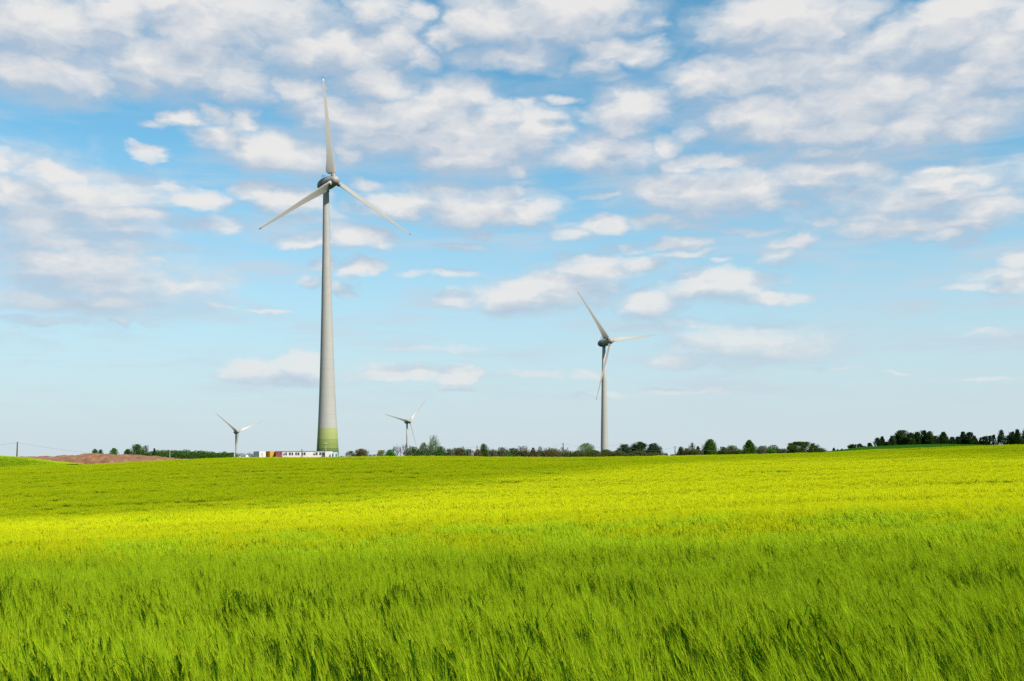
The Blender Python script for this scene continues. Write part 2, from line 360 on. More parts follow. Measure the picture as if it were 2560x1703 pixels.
class Strips:
    def __init__(s): s.v = []; s.f4 = []; s.f3 = []; s.m4 = []; s.m3 = []; s.n = 0
    def ribbon(s, pts, wid, side, m):   # pts (n,k,3), wid (k) or (n,k), side (n,3)
        n, k, _ = pts.shape
        wid = np.broadcast_to(np.asarray(wid, float), (n, k))
        a = pts + side[:, None, :] * wid[..., None] / 2; b = pts - side[:, None, :] * wid[..., None] / 2
        vv = np.stack([a, b], 2).reshape(-1, 3); base = s.n + np.arange(n)[:, None] * 2 * k
        for i in range(k - 1):
            s.f4.append(np.concatenate([base + 2*i, base + 2*i+1, base + 2*i+3, base + 2*i+2], 1)); s.m4.append(np.full(n, m))
        s.v.append(vv); s.n += len(vv)
    def tri(s, p0, p1, side, w, m):
        n = len(p0); w = np.broadcast_to(np.asarray(w, float), (n,))
        vv = np.stack([p0 + side * w[:, None] / 2, p0 - side * w[:, None] / 2, p1], 1).reshape(-1, 3)
        base = s.n + np.arange(n)[:, None] * 3
        s.f3.append(np.concatenate([base, base + 1, base + 2], 1)); s.m3.append(np.full(n, m)); s.v.append(vv); s.n += len(vv)
    def mesh(s, name, mats):
        f = ([list(r) for a in s.f4 for r in a] + [list(r) for a in s.f3 for r in a])
        m = np.concatenate(s.m4 + s.m3)
        return mesh_np(name, np.concatenate(s.v), f, False, mats, m)
def hz(n, r):                           # random horizontal unit vectors
    a = r.uniform(0, 2*math.pi, n); return np.stack([np.cos(a), np.sin(a), 0*a], 1)
def barley_tile(size, per_m2, seed, lod, awn):
    r = np.random.default_rng(seed); s = Strips(); n = int(size*size*per_m2)
    x, y = r.uniform(-size/2, size/2, (2, n))
    wide = (1, 1.8, 4.2)[lod]
    cl = vn(x + seed*7, y, (.27, .40, .9)[lod], seed)
    if lod < 2:                         # drilled stands are never even: thin them where the clump noise is low
        kp = r.uniform(0, 1, n) < .04 + 1.25 * cl
        x, y, cl = x[kp], y[kp], cl[kp]; n = len(x)
    h = (.34, .40, .44)[lod] + (.62, .52, .44)[lod] * cl + r.normal(0, (.11, .11, .13)[lod], n)
    lean = -.05 + .30 * vn(x, y + seed*5, .30, seed + 3) + r.normal(0, .06, n)
    wd = np.stack([WIND[0] + r.normal(0, .28, n), WIND[1] + r.normal(0, .28, n), 0*x], 1); wd = unit(wd)
    b = np.stack([x, y, 0*x], 1)
    def stem(t): return b + np.array([0,0,1.]) * (h * t * (1 - .06*lean*t))[:, None] + wd * (lean * .85 * t**2.2 * h)[:, None]
    sd = hz(n, r)
    ks = (4, 3, 2)[lod]
    ts = np.linspace(.0 if lod == 0 else .25, 1, ks)
    s.ribbon(np.stack([stem(t) for t in ts], 1), .0055 * wide, sd, 0)
    top = stem(1.0); dirn_ = unit(top - stem(.93)); dirn_ = unit(dirn_ + wd * .10 + r.normal(0, .08, (n, 3)))
    el_ = r.uniform(.07, .10, n)
    e1 = top + dirn_ * el_[:, None]; e1b = e1 + wd * .02 - np.array([0,0,.008])
    emid = (top + e1b) / 2
    s.ribbon(np.stack([top, emid, e1b], 1), np.array([.006, .014, .004]) * (1, 1.4, 2.6)[lod], sd, 2)
    if lod == 0:
        s.ribbon(np.stack([top, emid, e1b], 1), np.array([.006, .014, .004]), np.cross(sd, dirn_), 2)
    na_ = (14, 7, 3)[lod]
    for k in range(na_):
        t = r.uniform(.15, 1, n)[:, None]
        p0 = top * (1 - t) + e1b * t
        sp_ = np.cross(dirn_, unit(r.normal(0, 1, (n, 3))))
        ad = unit(dirn_ + unit(sp_) * r.uniform(.03, .24, n)[:, None] + wd * .06)
        p1 = p0 + ad * r.uniform(.11, .20, n)[:, None] * (1.15, 1.2, 1.5)[lod]
        s.tri(p0, p1, unit(np.cross(ad, r.normal(0, 1, (n, 3)))), .0022 * (1, 2.2, 5.5)[lod], 1)
    for k in range((6, 4, 3)[lod]):
        t0 = r.uniform(.3, .88, n)
        p0 = b + (stem(1.0) - b) * 0
        p0 = b + np.array([0,0,1.]) * (h * t0)[:, None] + wd * (lean * .85 * t0**2.2 * h)[:, None]
        hd = unit(hz(n, r) + wd * .55); L = r.uniform(.14, .26, n)
        up = r.uniform(.4, 1.3, n)
        p1 = p0 + hd * (L * .45)[:, None] + np.array([0,0,1.]) * (L * .45 * up)[:, None]
        p2 = p0 + hd * (L * 1.0)[:, None] + np.array([0,0,1.]) * (L * (.45 * up - r.uniform(0, .35, n)))[:, None]
        side = unit(np.cross(hd, np.array([0,0,1.]))) 
        s.ribbon(np.stack([p0, p1, p2], 1), np.array([.010, .013, .001]) * (1, 1.7, 3.2)[lod], side, 0)
    return s.mesh('barley_tuft', [leafm, awn, spikem])
LODS = [dict(size=1.0, den=205, n=7, y0=2.0, y1=24), dict(size=2.0, den=165, n=6, y0=24, y1=85), dict(size=4.0, den=85, n=6, y0=85, y1=404)]
tiles = []
for k, L in enumerate(LODS):
    L['obj'] = []
    for i in range(L['n']):
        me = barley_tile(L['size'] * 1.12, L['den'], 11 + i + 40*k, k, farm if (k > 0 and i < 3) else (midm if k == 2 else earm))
        L['obj'].append(bpy.data.objects.new('barley_tuft', me))
pts, lods, idxs, rots, scls = [], [], [], [], []
for k, L in enumerate(LODS):
    st = L['size']
    xs = np.arange(-260, 260, st); ys = np.arange(-14 if k == 0 else L['y0'], L['y1'], st)
    X, Y = np.meshgrid(xs, ys); X = X.ravel(); Y = Y.ravel()
    keep = np.abs(X) < np.maximum(.60 * Y + 7, 14 if k else 9)
    if k == 0: keep |= (np.abs(X) < 9) & (Y < 6)
    X, Y = X[keep] + rng.uniform(-.15, .15, keep.sum()) * st, Y[keep] + rng.uniform(-.15, .15, keep.sum()) * st
    bankx = at(190,0,397).x
    fld = Y < 377
    X, Y = X[fld], Y[fld]
    if k == 1:                           # rough grass bank at the far left
        bx_, by_ = np.meshgrid(np.arange(-262, bankx, 1.6), np.arange(377, 404, 1.6)); X = np.concatenate([X, bx_.ravel()]); Y = np.concatenate([Y, by_.ravel()])
    n = len(X)
    # taller and shorter sweeps of the crop, drawn out along the drilling direction, and tramlines
    along = X * .96 + Y * .28; across = -X * .28 + Y * .96
    sw = vn(along, across * 5.0, 34, 2) * .5 + vn(along, across * 3.0, 9, 4) * .5
    hs = .70 + .58 * sw + .38 * (vn(along, across * 8.0, 70, 6) - .5)
    xs_ = rng.uniform(.9, 1.12, n)
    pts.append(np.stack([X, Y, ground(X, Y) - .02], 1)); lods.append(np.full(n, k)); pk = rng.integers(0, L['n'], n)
    if k == 1:                           # awn colour carries the light: shaded green near, sunlit yellow farther off
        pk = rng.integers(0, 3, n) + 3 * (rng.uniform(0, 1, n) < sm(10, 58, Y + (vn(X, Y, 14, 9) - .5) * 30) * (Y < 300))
    if k == 2:                           # shade painted in: greener awns past the lit band's far edge
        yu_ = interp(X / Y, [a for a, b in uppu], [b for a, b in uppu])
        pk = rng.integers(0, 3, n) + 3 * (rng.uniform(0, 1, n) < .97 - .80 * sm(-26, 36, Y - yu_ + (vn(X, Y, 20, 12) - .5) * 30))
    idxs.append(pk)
    e_ = .8
    gxx = (ground(X + e_, Y) - ground(X - e_, Y)) / (2*e_); gyy = (ground(X, Y + e_) - ground(X, Y - e_)) / (2*e_)
    rots.append(np.stack([np.arctan(gyy), -np.arctan(gxx), rng.uniform(-.3, .3, n)], 1)); scls.append(np.stack([xs_, xs_, hs], 1))
pts = np.concatenate(pts); lods = np.concatenate(lods); idxs = np.concatenate(idxs); rots = np.concatenate(rots); scls = np.concatenate(scls)
print('barley instances', len(pts))
bme = bpy.data.meshes.new('barley_crop'); bme.vertices.add(len(pts)); bme.vertices.foreach_set('co', pts.astype(np.float32).ravel())
for nme, ty, dat, key in (('lod', 'INT', lods, 'value'), ('pick', 'INT', idxs, 'value'), ('turn', 'FLOAT_VECTOR', rots, 'vector'), ('grow', 'FLOAT_VECTOR', scls, 'vector')):
    at_ = bme.attributes.new(nme, ty, 'POINT'); at_.data.foreach_set(key, np.ascontiguousarray(dat, dtype=np.int32 if ty == 'INT' else np.float32).ravel())
barley = link('barley_crop', bme); tag(barley, 'green barley crop with yellow bearded ears covering the whole rolling field', 'crop', kind='stuff')
ng = bpy.data.node_groups.new('barley_spread', 'GeometryNodeTree')
ng.interface.new_socket('Geometry', in_out='INPUT', socket_type='NodeSocketGeometry')
ng.interface.new_socket('Geometry', in_out='OUTPUT', socket_type='NodeSocketGeometry')
nI = mk(ng, 'NodeGroupInput'); nO = mk(ng, 'NodeGroupOutput'); jn = mk(ng, 'GeometryNodeJoinGeometry')
def attr(nm, ty):
    a = mk(ng, 'GeometryNodeInputNamedAttribute', data_type=ty); a.inputs[0].default_value = nm; return a.outputs[0]
for k, L in enumerate(LODS):
    ij = mk(ng, 'GeometryNodeJoinGeometry')
    for o in L['obj']:
        oi = mk(ng, 'GeometryNodeObjectInfo'); oi.inputs['Object'].default_value = o; oi.inputs['As Instance'].default_value = True
        ng.links.new(oi.outputs['Geometry'], ij.inputs[0])
    cmp_ = mk(ng, 'FunctionNodeCompare', data_type='INT', operation='EQUAL')
    ng.links.new(attr('lod', 'INT'), cmp_.inputs[2]); cmp_.inputs[3].default_value = k
    ip = mk(ng, 'GeometryNodeInstanceOnPoints')
    ng.links.new(nI.outputs[0], ip.inputs['Points']); ng.links.new(cmp_.outputs[0], ip.inputs['Selection'])
    ng.links.new(ij.outputs[0], ip.inputs['Instance']); ip.inputs['Pick Instance'].default_value = True
    ng.links.new(attr('pick', 'INT'), ip.inputs['Instance Index'])
    ng.links.new(attr('turn', 'FLOAT_VECTOR'), ip.inputs['Rotation']); ng.links.new(attr('grow', 'FLOAT_VECTOR'), ip.inputs['Scale'])
    ng.links.new(ip.outputs[0], jn.inputs[0])
ng.links.new(jn.outputs[0], nO.inputs[0])
md = barley.modifiers.new('spread', 'NODES'); md.node_group = ng

# ------------------------------------------------------------------ unseen sheets added behind the photographer to shade parts of the field
def sheet_mat(thin):
  sheetm = bpy.data.materials.new('shade_sheet_vapour'); sheetm.use_nodes = True
  t = sheetm.node_tree; t.nodes.clear()
  o_ = mk(t, 'ShaderNodeOutputMaterial'); df = mk(t, 'ShaderNodeBsdfDiffuse'); df.inputs[0].default_value = (.9, .9, .9, 1)
  tl = mk(t, 'ShaderNodeBsdfTranslucent'); tl.inputs[0].default_value = (.9, .9, .9, 1); tp = mk(t, 'ShaderNodeBsdfTransparent')
  a_ = mk(t, 'ShaderNodeMixShader'); a_.inputs[0].default_value = .5; t.links.new(df.outputs[0], a_.inputs[1]); t.links.new(tl.outputs[0], a_.inputs[2])
  b_ = mk(t, 'ShaderNodeMixShader'); b_.inputs[0].default_value = thin; t.links.new(a_.outputs[0], b_.inputs[1]); t.links.new(tp.outputs[0], b_.inputs[2])
  t.links.new(b_.outputs[0], o_.inputs[0])
  return sheetm
ALT = 700.0
def add_shade_sheet(label, maskf, x0, x1, y0, y1, st, thin):  # unseen sheet shaped so that its shadow fills the masked ground
    xs = np.arange(x0, x1, st); ys = np.arange(y0, y1, st); X, Y = np.meshgrid(xs, ys)
    m = maskf(X, Y) + (vn(X, Y, 9, 5) - .5) * 6 + (vn(X, Y, 4, 6) - .5) * 3
    Z0 = ground(X, Y)
    k = (ALT - Z0) / SUN.z
    PX, PY = X + SUN.x * k, Y + SUN.y * k
    th = np.sqrt(np.clip(m, 0, 14)) * (.8 + .6 * vn(X, Y, 7, 8))
    nx = len(xs); ok = m > 0
    f = []
    idx = np.arange(X.size).reshape(X.shape); N = X.size
    okq = ok[:-1,:-1] & ok[1:,:-1] & ok[:-1,1:] & ok[1:,1:]
    i, j = np.nonzero(okq)
    top = np.stack([idx[i,j], idx[i,j+1], idx[i+1,j+1], idx[i+1,j]], 1)
    bot = top[:, ::-1] + N
    v = np.concatenate([np.stack([PX.ravel(), PY.ravel(), (ALT + th).ravel()], 1), np.stack([PX.ravel(), PY.ravel(), (ALT - .4 * th - .05).ravel()], 1)])
    fc = np.concatenate([top, bot]); used = np.unique(fc); re = np.zeros(len(v), int); re[used] = np.arange(len(used))
    o = link('shade_sheet', mesh_np('shade_sheet', v[used], re[fc], True, [sheet_mat(thin)]))
    return tag(o, label, 'shade_sheet', kind='structure')
lx = [a for a, b in lowu]; ly = [b for a, b in lowu]; ux = [a for a, b in uppu]; uy = [b for a, b in uppu]
def mA(X, Y):
    yl = interp(X / np.maximum(Y, 12), lx, ly); return np.minimum(np.minimum(yl - Y, Y + 70), 100 - np.abs(X))
def mB(X, Y):
    yu = interp(X / Y, ux, uy); return np.minimum(np.minimum(Y - yu, 381 + 26 * (X < -150) - Y), 260 - np.abs(X))
add_shade_sheet('thin unseen sheet added to shade the near edge of the field', mA, -105, 105, -75, 110, 1.6, .905)
for ALT, part, thin_, lab_ in ((760.0, .70, .875, 'thin unseen sheet added to deepen the shade round the photographer'), (820.0, .42, .80, 'thin unseen sheet added to shade the very front of the field')):
    add_shade_sheet(lab_, lambda X, Y: np.minimum(np.minimum(interp(X / np.maximum(Y, 12), lx, ly) * part - Y, Y + 70), 100 - np.abs(X)), -105, 105, -75, 90, 1.6, thin_)
ALT = 700.0
add_shade_sheet('unseen sheet added to shade the far slope of the field', mB, -265, 265, 30, 410, 2.2, .86)
ALT = 775.0
add_shade_sheet('second unseen sheet added to shade the far slope', lambda X, Y: mB(X, Y) - 24, -265, 265, 30, 410, 2.2, .84)

# ------------------------------------------------------------------ wind turbines
def tower_mat(name, bands, z0):
    m = mat(name, (.262, .264, .256), rough=.75, var=.06, scale=.35, spec=.2)
    t = m.node_tree; b = t.nodes['Principled BSDF']
    src = b.inputs['Base Color'].links[0].from_socket
    tc_ = mk(t, 'ShaderNodeTexCoord'); sp_ = mk(t, 'ShaderNodeSeparateXYZ'); t.links.new(tc_.outputs['Object'], sp_.inputs[0])
    # thin darker joints between the precast rings, streaked by the weather
    ring = math_n(t, 'FRACT', math_n(t, 'DIVIDE', sp_.outputs[2], 3.83))
    jn_ = math_n(t, 'LESS_THAN', ring, .035)
    st = mk(t, 'ShaderNodeTexNoise'); st.inputs['Scale'].default_value = 1.0; st.inputs['Detail'].default_value = 4
    t.links.new(vec_n(t, 'MULTIPLY', tc_.outputs['Object'], (1.6, 1.6, .05)), st.inputs['Vector'])
    f = math_n(t, 'MULTIPLY_ADD', st.outputs[0], .16, .92)
    f = math_n(t, 'SUBTRACT', f, math_n(t, 'MULTIPLY', jn_, .13))
    cur = src
    for z1, colr in bands:              # green painted rings at the foot, darkest at the bottom
        mx = mk(t, 'ShaderNodeMix', data_type='RGBA'); t.links.new(math_n(t, 'LESS_THAN', sp_.outputs[2], z1 - z0), mx.inputs[0])
        t.links.new(cur, mx.inputs[6]); mx.inputs[7].default_value = colr + (1,); cur = mx.outputs[2]
    vm = mk(t, 'ShaderNodeVectorMath', operation='SCALE'); t.links.new(cur, vm.inputs[0]); t.links.new(f, vm.inputs['Scale'])
    t.links.new(vm.outputs[0], b.inputs['Base Color'])
    return m
blade_m = mat('blade_white', (.215, .214, .203), rough=.45, var=.05, scale=.3, spec=.35)
nac_m = mat('nacelle_grey', (.12, .117, .12), rough=.5, var=.12, scale=.8, spec=.35)
hub_m = mat('hub_grey', (.22, .205, .20), rough=.5, var=.12, scale=.8, spec=.35)
tip_m = mat('blade_tip_grey', (.06, .06, .065), rough=.5, var=.1)
steel_m = mat('dark_steel', (.05, .05, .055), rough=.5, metal=.6, var=.2)

def lathe(profile, k=40):               # (axis, radius) pairs -> rings round +X
    return [[(a, r * math.cos(2*math.pi*j/k), r * math.sin(2*math.pi*j/k)) for j in range(k)] for a, r in profile]
BL = [ # r, chord, lead edge, thickness, twist
 (3.1, 3.1, 1.05, 1.75, 34), (3.6, 3.7, 1.08, 1.75, 33), (4.4, 4.1, 1.10, 1.6, 31), (5.4, 4.0, 1.10, 1.35, 28), (6.6, 3.7, 1.06, 1.12, 25), (8.5, 3.3, 1.0, .92, 21),
 (11, 2.95, .93, .74, 15.5), (15, 2.45, .82, .56, 11.5), (20, 2.02, .70, .42, 8), (25, 1.70, .60, .32, 5.5), (30, 1.42, .50, .25, 3.5), (35, 1.15, .41, .18, 2), (39, .92, .33, .13, 1), (41.6, .70, .25, .09, 0), (42.9, .46, .15, .06, 0)]
BLT = [(42.9, .46, .15, .06, 0), (43.3, .30, .06, .045, 0), (43.55, .12, -.02, .02, 0)]
def blade_mesh(secs, name, m):
    mb = MB(); rings = []
    n = 12
    for r, c, le, th, tw in secs:
        up, lo_ = [], []
        for i in range(n + 1):
            x = .5 * (1 - math.cos(math.pi * i / n))
            yt = 1.35 * th * (.2969*math.sqrt(x) - .126*x - .3516*x*x + .2843*x**3 - .1015*x**4) / .30 * .5 * 2 * .5
            cam_ = .05 * c * (x * (1 - x)) * 4 * .5
            up.append((x, yt + cam_)); lo_.append((x, -yt + cam_))
        prof = up + lo_[-2:0:-1]
        tw = tw + 7; ct, s_ = math.cos(R(tw)), math.sin(R(tw)); ring = []
        for x, yv in prof:
            tpos = le - c * x           # along the direction of travel
            # local frame: X axial (upwind +), Y = direction of travel, Z = outwards
            ring.append((tpos * s_ * 1.0 + yv * ct * -1.0, tpos * ct + yv * s_, r))
        rings.append(ring)
    mb.rings(rings)
    me = bpy.data.meshes.new(name); me.from_pydata([tuple(v) for v in mb.v], [], mb.f)
    bm = bmesh.new(); bm.from_mesh(me); bmesh.ops.recalc_face_normals(bm, faces=bm.faces); bm.to_mesh(me); bm.free()
    me.materials.append(m); me.polygons.foreach_set('use_smooth', np.ones(len(me.polygons), bool)); me.update()
    return me
BLADE = blade_mesh(BL, 'blade', blade_m); TIP = blade_mesh(BLT, 'blade_tip', tip_m)
NACP = [(-5.6,.15),(-5.45,.8),(-5.0,1.4),(-4.3,1.9),(-3.2,2.35),(-1.8,2.65),(-.4,2.75),(.75,2.72)]
HUBP = [(.88,2.66),(1.6,2.68),(3.2,2.6),(4.4,2.45),(5.6,2.3),(6.5,2.08),(7.2,1.96),(7.9,1.86),(8.4,1.58),(8.8,1.12),(9.05,.5),(9.12,.05)]
ROT_A = 6.5
def turbine(px, rowhub, depth, hubh, yaw, th0, prof, tmat, label, scale=1.0, tilt=5.0):
    p = at(px, rowhub, depth)           # where tower axis meets the hub height
    base_z = p.z - hubh
    root = empty('wind_turbine', (p.x, p.y, base_z)); tag(root, label, 'wind turbine', 'wind turbines behind the field')
    mb = MB(); k = 64
    mb.rings([[(r * math.cos(2*math.pi*j/k), r * math.sin(2*math.pi*j/k), z) for j in range(k)] for z, r in prof])
    tw = mb.build('tower', tmat(base_z) if callable(tmat) else tmat, root, smooth=True)
    # rotor frame: X axis points upwind
    ax = Vector((math.sin(yaw), -math.cos(yaw), 0)); tl = R(tilt)
    X = ax * math.cos(tl) + Vector((0,0,1)) * math.sin(tl)
    Yv = Vector((0,0,1)).cross(X).normalized(); Z = X.cross(Yv)
    rot = Matrix((X, Yv, Z)).transposed()
    top = Vector((0, 0, hubh))
    def put(o, m3, off=Vector((0,0,0))):
        o.matrix_parent_inverse = Matrix.Identity(4)
        mm = (Matrix.Translation(top) @ rot.to_4x4() @ Matrix.Translation(off) @ m3.to_4x4()) @ Matrix.Scale(scale, 4)
        o.matrix_basis = mm
    I3 = Matrix.Identity(3)
    mb = MB(); mb.rings(lathe(NACP)); nac = mb.build('nacelle', nac_m, root, smooth=True); put(nac, I3)
    mb = MB()                           # rail and wind vane on top of the nacelle
    for sx_2 in (-2.6, -1.5): mb.tube([(sx_2, -.5, 2.2), (sx_2, -.5, 4.0)], [.06, .06], 6); mb.tube([(sx_2, .5, 2.2), (sx_2, .5, 4.0)], [.06, .06], 6)
    mb.tube([(-2.6,-.5,4.0), (-2.6,.5,4.0)], [.06,.06], 6); mb.tube([(-1.5,-.5,4.0), (-1.5,.5,4.0)], [.06,.06], 6); mb.tube([(-2.6,0,4.0),(-2.6,0,4.5)], [.05,.05], 6); mb.box(-2.85,-2.35,-.03,.03,4.45,4.6)
    v = mb.build('wind_vane_frame', steel_m, nac)
    mb = MB(); mb.tube([(0,0,-1.9), (0,0,-3.4)], [prof[-1][1]/scale*1.06, prof[-1][1]/scale*1.08], 40); yw = mb.build('yaw_collar', nac_m, nac)
    mb = MB(); mb.rings(lathe(HUBP)); hub = mb.build('hub', hub_m, root, smooth=True); put(hub, I3)
    for i in range(3):
        th = R(th0 + 120 * i)
        # outward direction in the rotor plane; image-right is -Y of the rotor frame seen from the front
        c_, s_ = math.cos(th), math.sin(th)
        out = Vector((0, c_, s_)); trav = Vector((0, s_, -c_))       # clockwise seen from upwind
        m3 = Matrix((Vector((1,0,0)), trav, out)).transposed()
        mbr = MB(); mbr.tube([(0,0,1.6), (0,0,3.12)], [1.08, 1.0], 28)
        rt = mbr.build('blade_root', hub_m, hub, smooth=False)
        rt.matrix_basis = Matrix.Translation((ROT_A, 0, 0)) @ m3.to_4x4()
        b = link('blade', BLADE, root); put(b, m3, Vector((ROT_A, 0, 0)) * scale)
        tp_ = link('blade_tip', TIP, b)
    return root
def rowz(row, d): return (HOR - row) / F * d
# profile of the tall concrete tower, read at photo rows
D1 = 430.0; base1 = gz(at(816, 1150, D1).x, D1)
hz1 = at(814.8, 460.5, D1).z - base1
prof1 = []
for row, wpx in ((1165,59),(1150,57),(1121,53.7),(1095,50.5),(1071,47.7),(1025,43.2),(980,39.4),(902,34),(840,30.4),(772,26.8),(700,23.6),(620,19.4),(560,17.2),(491,15.2),(474,14.9)):
    z = at(816, row, D1).z - base1
    prof1.append((z, wpx / F * D1 / 2))
prof1 = [(max(z, -.5), r) for z, r in prof1]
gb = lambda row: at(816, row, D1).z
tm1 = tower_mat('concrete_tower', [(gb(1070.5), (.225,.26,.105)), (gb(1085), (.205,.245,.088)), (gb(1097.6), (.155,.195,.058)), (gb(1109), (.135,.172,.048)), (gb(1121), (.075,.112,.042))], base1)
turbine(815.0, 460.5, D1, hz1, R(41), 96.2, prof1, tm1, 'tallest wind turbine, concrete tower with green rings at the foot behind the white site office', scale=.978, tilt=.5)
steelm = tower_mat('steel_tower', [], 0)
D2 = 694.0
z2 = at(1510, 858, D2).z; h2 = 84.0
def steel_prof(h, rb, rt): return [(-.5, rb), (h*.15, rb*.93), (h*.4, rb*.78), (h*.7, rb*.60), (h-2.6, rt)]
turbine(1509.6, 857, D2, h2, R(35.6), 9.6, steel_prof(h2, 2.75, 1.08), steelm, 'second largest wind turbine, slim pale tower rising behind the olive hedge bushes', tilt=4.0, scale=.985)
D3 = 1497.0; h3 = 72.0
turbine(590.0, 1080.4, D3, h3, R(40.6), 21.8, steel_prof(h3, 2.1, 1.2), steelm, 'small distant wind turbine with a V of two raised blades above the white car', tilt=2.1)
D4 = 1443.0; h4 = 72.0
turbine(1017.5, 1054.7, D4, h4, R(41.7), 47.5, steel_prof(h4, 2.1, 1.25), steelm, 'small distant wind turbine behind the bare leafless tree', tilt=.6)

# ------------------------------------------------------------------ cabins and containers by the tall tower
def rotz(px):                           # heading of the line of sight through photo column px
    d = ray(px, HOR); return math.atan2(-d.x, d.y)
white_m = mat('cabin_white', (.55, .515, .50), rough=.6, var=.05, scale=.7)
roof_m = mat('cabin_roof_edge', (.045, .05, .06), rough=.7, var=.2)
glass_m = mat('window_glass', (.035, .04, .06), rough=.15, var=.3, scale=.6, spec=.6)
frame_m = mat('window_frame', (.50, .49, .48), rough=.6, var=.05)
boxw_m = mat('container_white', (.48, .47, .47), rough=.55, var=.06, scale=.8)
boxy_m = mat('container_ochre', (.46, .23, .010), rough=.55, var=.15, scale=.8)
boxr_m = mat('container_maroon', (.13, .018, .03), rough=.55, var=.15, scale=.8)
mark_m = mat('graffiti_paint', (.18, .18, .2), rough=.7, var=.3)
bar_m = mat('lock_bar', (.45, .40, .36), rough=.5, metal=.3, var=.1)
dark_m = mat('joint_dark', (.06, .06, .07), rough=.8, var=.2)
def corrug(mb, x0, x1, y, z0, z1, ny=-1, step=.28, dep=.035):      # trapezoid sheet along X facing -Y
    n = max(2, int((x1 - x0) / step)); s = (x1 - x0) / n
    xs = []
    for i in range(n):
        a = x0 + i*s
        xs += [(a, 0), (a + s*.3, 0), (a + s*.5, dep), (a + s*.8, dep)]
    xs.append((x1, 0))
    base = len(mb.v)
    for x, d in xs: mb.v += [(x, y + d, z0), (x, y + d, z1)]
    for i in range(len(xs) - 1): mb.f.append((base+2*i, base+2*i+2, base+2*i+3, base+2*i+1))
def container(px, row_top, d, yaw, L, wfront, h, m, label, doors=False, graffiti=False):
    p = at(px, row_top, d); g = p.z - h
    root = empty('shipping_container', (p.x, p.y, g), rotz(px) + R(yaw)); tag(root, label, 'container', 'storage containers in a row')
    mb = MB(); mb.box(.04, wfront-.04, .06, L-.04, .12, h-.05)
    b = mb.build('container_shell', m, root)
    mb = MB()
    for x in (0, wfront-.12):
        for y in (0, L-.12): mb.box(x, x+.12, y, y+.12, 0, h)
    for y in (.005, L-.125): mb.box(.12, wfront-.12, y, y+.12, 0.002, .14); mb.box(.12, wfront-.12, y, y+.12, h-.12, h-.002)
    for x in (.005, wfront-.125): mb.box(x, x+.12, .125, L-.125, .003, .14); mb.box(x, x+.12, .125, L-.125, h-.12, h-.003)
    mb.build('corner_frame', m, root)
    mb = MB(); corrug(mb, .13, wfront-.13, .018, .14, h-.12); mb.build('end_wall', m, root)
    mb2 = MB(); corrug(mb2, .13, L-.13, 0, .14, h-.12)
    sw_ = mb2.build('side_wall', m, root); sw_.rotation_euler = (0, 0, -math.pi/2); sw_.location = (.02, L, 0)
    mb = MB(); mb.box(.02, wfront-.02, .02, L-.02, h+.003, h+.03); mb.build('roof', m, root)
    if doors:
        for x in (.32, .95, wfront-1.0, wfront-.37):
            mb = MB(); mb.tube([(x, -.05, .16), (x, -.05, h-.15)], [.035, .035], 8); mb.build('lock_bar', bar_m, root)
        for x in (.5, wfront-.75):
            mb = MB(); mb.box(x, x+.32, -.075, -.05, 1.05, 1.14); mb.build('door_handle', bar_m, root)
    if graffiti:
        for pts_ in (((.85,2.0),(.9,1.1),(1.15,.75),(1.45,.8)), ((1.5,2.1),(1.58,1.3),(1.5,.85)), ((.95,1.95),(1.2,1.6),(1.3,1.1))):
            mb = MB(); mb.tube([(x, .0, z*h/2.6) for x, z in pts_], [.07]*len(pts_), 6)
            q_ = mb.build('graffiti_stroke', mark_m, root); q_.scale = (1, .12, 1); q_.location = (0, -.002, 0)
    return root
DB = 408.0
container(648.2, 1128.7, DB, 22, 6.06, 2.72, 2.7, boxw_m, 'white container with dark scribbled graffiti on its front, left end of the row', graffiti=True)
container(674.8, 1128.5, DB, 22, 6.06, 2.5, 2.7, boxy_m, 'ochre yellow container between the white and the maroon ones', doors=True)
container(689.2, 1128.4, DB-1.2, 8, 6.06, 2.56, 2.7, boxr_m, 'dark maroon container with pale lock bars against the site office', doors=True)
# site office
DO = 409.0
pL = at(705.4, 1126.6, DO); pR = at(811.0, 1127.6, DO); Wd = (pR.xy - pL.xy).length; Ho = 2.95
go2 = min(pL.z, pR.z) - Ho
off = empty('site_office', (pL.x, pL.y, go2), math.atan2(pR.y - pL.y, pR.x - pL.x)); tag(off, 'long white modular site office with paired dark windows below the tall turbine', 'site office')
m_ = Wd / 105.6                          # metres per photo pixel on this front
mb = MB(); mb.box(0, Wd, 0, 6.0, 0, Ho-.18); wl = mb.build('wall', white_m, off, bevel=.02)
mb = MB(); mb.box(-.05, Wd+.04, -.06, 6.06, Ho-.176, Ho); mb.build('roof', roof_m, off)
for px in (718.8, 733.6, 749.0, 766.0, 781.6, 796.0):               # joints between the modules
    x = (px - 705.4) * m_; mb = MB(); mb.box(x-.035, x+.035, -.012, -.002, .05, Ho-.2); mb.build('module_joint', frame_m, wl)
